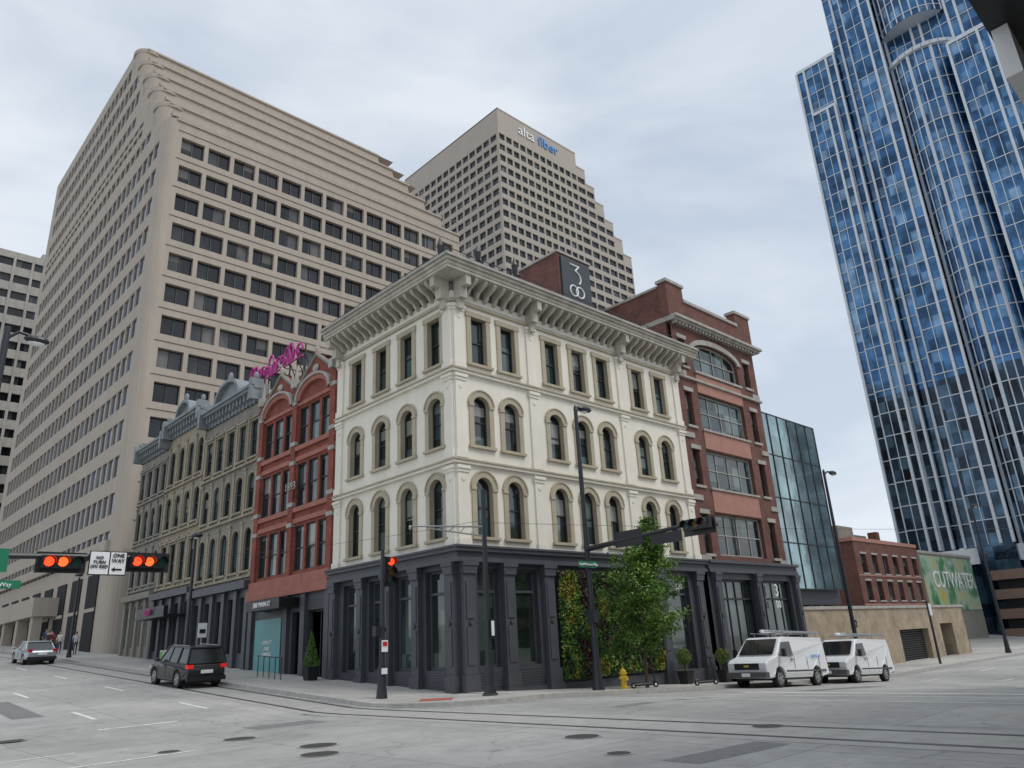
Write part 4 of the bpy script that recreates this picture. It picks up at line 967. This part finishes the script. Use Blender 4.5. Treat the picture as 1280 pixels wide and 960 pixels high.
# ------------------------------------------------------------------ people
SKIN=mat("skin",(.45,.28,.2),.6,var=0); HAIR=mat("hair",(.04,.025,.015),.7,var=0)
def person(x,y,rz,top,bot,ph=0):
    z=g(x,y)+H; st=.22*math.sin(ph)+.12
    J=[(0,0,.95),(0,0,1.2),(0,0,1.42),(0,0,1.52),(0,.01,1.66),(0,.0,1.76),
       (.09,0,.9),(.1,st*.6,.5),(.1,st,.08),(.1,st+.16,.04),
       (-.09,0,.9),(-.1,-st*.4,.5),(-.1,-st-.05,.1),(-.1,-st+.1,.04),
       (.19,0,1.4),(.24,-st*.5,1.12),(.24,st*.3,.86),(.24,st*.4,.78),
       (-.19,0,1.4),(-.24,st*.5,1.12),(-.24,st*.9,.88),(-.24,st*1.0,.8)]
    ED=[(0,1),(1,2),(2,3),(3,4),(4,5),(0,6),(6,7),(7,8),(8,9),(0,10),(10,11),(11,12),(12,13),(2,14),(14,15),(15,16),(16,17),(2,18),(18,19),(19,20),(20,21)]
    Rr=[.15,.14,.15,.055,.1,.07,.095,.065,.045,.04,.095,.065,.045,.04,.065,.045,.033,.035,.065,.045,.033,.035]
    me=bpy.data.meshes.new("p"); me.from_pydata(J,ED,[]); o=bpy.data.objects.new("tmp",me); COL.objects.link(o)
    md=o.modifiers.new("s","SKIN"); o.modifiers.new("ss","SUBSURF").levels=1
    for i,v in enumerate(me.skin_vertices[0].data): v.radius=(Rr[i],Rr[i]*.8); v.use_root=(i==0)
    dg=bpy.context.evaluated_depsgraph_get(); nm=bpy.data.meshes.new_from_object(o.evaluated_get(dg)); bpy.data.objects.remove(o)
    for mt in(top,bot,SKIN,HAIR,BLACK): nm.materials.append(mt)
    for f in nm.polygons:
        c=f.center; f.use_smooth=True
        f.material_index=4 if c.z<.09 else 1 if c.z<.97 and abs(c.x)<.19 else 3 if c.z>1.72 or (c.z>1.6 and c.y<-.02) else 2 if c.z>1.47 or c.z<1.08 and abs(c.x)>.19 else 0
    q=bpy.data.objects.new("pedestrian",nm); COL.objects.link(q); q.location=(x,y,z); q.rotation_euler=(0,0,rz)
CL=[mat("shirt_%d"%i,c,.8,var=.1) for i,c in enumerate([(.5,.5,.5),(.25,.05,.05),(.05,.08,.2),(.6,.55,.45),(.03,.03,.03)])]
JN=mat("jeans",(.04,.06,.11),.8,var=.1)
for i,(x,y) in enumerate([(-1.6,55),(-2.3,51),(-1.2,58),(-2.6,47),(-3.0,49),(-2.2,44)]): person(x,y,random.choice([0,math.pi])+random.uniform(-.3,.3),CL[i%5],JN if i%2 else CL[4],i*1.3)

# ------------------------------------------------------------------ sky, sun, camera
w=bpy.data.worlds.new("World"); SC.world=w; w.use_nodes=True; n=w.node_tree.nodes; l=w.node_tree.links
bg=n["Background"]; bg.inputs[1].default_value=.143
sky=n.new("ShaderNodeTexSky"); sky.sky_type='NISHITA'; sky.sun_disc=False
SE,SA=math.radians(52),math.radians(-62)   # sun direction: azimuth in the xy plane measured from +x
sky.sun_elevation=SE; sky.sun_rotation=math.pi/2-SA
tc=n.new("ShaderNodeTexCoord"); sp=n.new("ShaderNodeSeparateXYZ"); l.new(tc.outputs["Generated"],sp.inputs[0])
mp=n.new("ShaderNodeMapping"); mp.inputs["Scale"].default_value=(1.0,1.0,2.6); mp.inputs["Rotation"].default_value=(.15,.1,.6); l.new(tc.outputs["Generated"],mp.inputs[0])
t=n.new("ShaderNodeTexNoise"); t.inputs["Scale"].default_value=2.2; t.inputs["Detail"].default_value=8; t.inputs["Roughness"].default_value=.52; t.inputs["Distortion"].default_value=.5; l.new(mp.outputs[0],t.inputs["Vector"])
cr=n.new("ShaderNodeValToRGB"); l.new(t.outputs[0],cr.inputs[0])
cr.color_ramp.elements[0].position=.34; cr.color_ramp.elements[0].color=(4.1,4.7,5.55,1)
cr.color_ramp.elements[1].position=.66; cr.color_ramp.elements[1].color=(6.1,6.5,7.0,1)
zr=n.new("ShaderNodeValToRGB"); l.new(sp.outputs[2],zr.inputs[0]); zr.color_ramp.interpolation='EASE'
zr.color_ramp.elements[0].position=.0; zr.color_ramp.elements[0].color=(1.1,1.08,1.05,1); zr.color_ramp.elements[1].position=1; zr.color_ramp.elements[1].color=(2.3,2.3,2.25,1)
e=zr.color_ramp.elements.new(.78); e.color=(.95,.95,.95,1)
mu=n.new("ShaderNodeVectorMath"); mu.operation='MULTIPLY'; l.new(cr.outputs[0],mu.inputs[0]); l.new(zr.outputs[0],mu.inputs[1])
mix=n.new("ShaderNodeMixRGB"); mix.inputs[0].default_value=.9; l.new(sky.outputs[0],mix.inputs[1]); l.new(mu.outputs[0],mix.inputs[2]); l.new(mix.outputs[0],bg.inputs[0])
sd=bpy.data.lights.new("sun","SUN"); sd.energy=1.5; sd.angle=math.radians(25); sd.color=(1,.95,.87)
so=bpy.data.objects.new("sun",sd); COL.objects.link(so)
d=Vector((math.cos(SE)*math.cos(SA),math.cos(SE)*math.sin(SA),math.sin(SE))); so.rotation_euler=d.to_track_quat('Z','Y').to_euler(); so.location=d*200
SC.view_settings.view_transform='Standard'; SC.view_settings.look='None'; SC.view_settings.exposure=0
f=928.;th=math.atan(325/928);rho=math.radians(3.1);Hd=math.radians(45.9)
Fh=Vector((math.cos(Hd),math.sin(Hd),0)); r0=Vector((math.sin(Hd),-math.cos(Hd),0)); fw=Fh*math.cos(th)+Vector((0,0,1))*math.sin(th); u0=r0.cross(fw)
rc=r0*math.cos(rho)-u0*math.sin(rho); uc=r0*math.sin(rho)+u0*math.cos(rho)
cam=bpy.data.cameras.new("camera"); cam.lens=36*f/1280; cam.sensor_width=36; cam.clip_end=4000; cam.clip_start=.1
co=bpy.data.objects.new("camera",cam); COL.objects.link(co)
M=Matrix((rc,uc,-fw)).transposed().to_4x4(); M.translation=(-19.08,-23.28,1.77); co.matrix_world=M; SC.camera=co
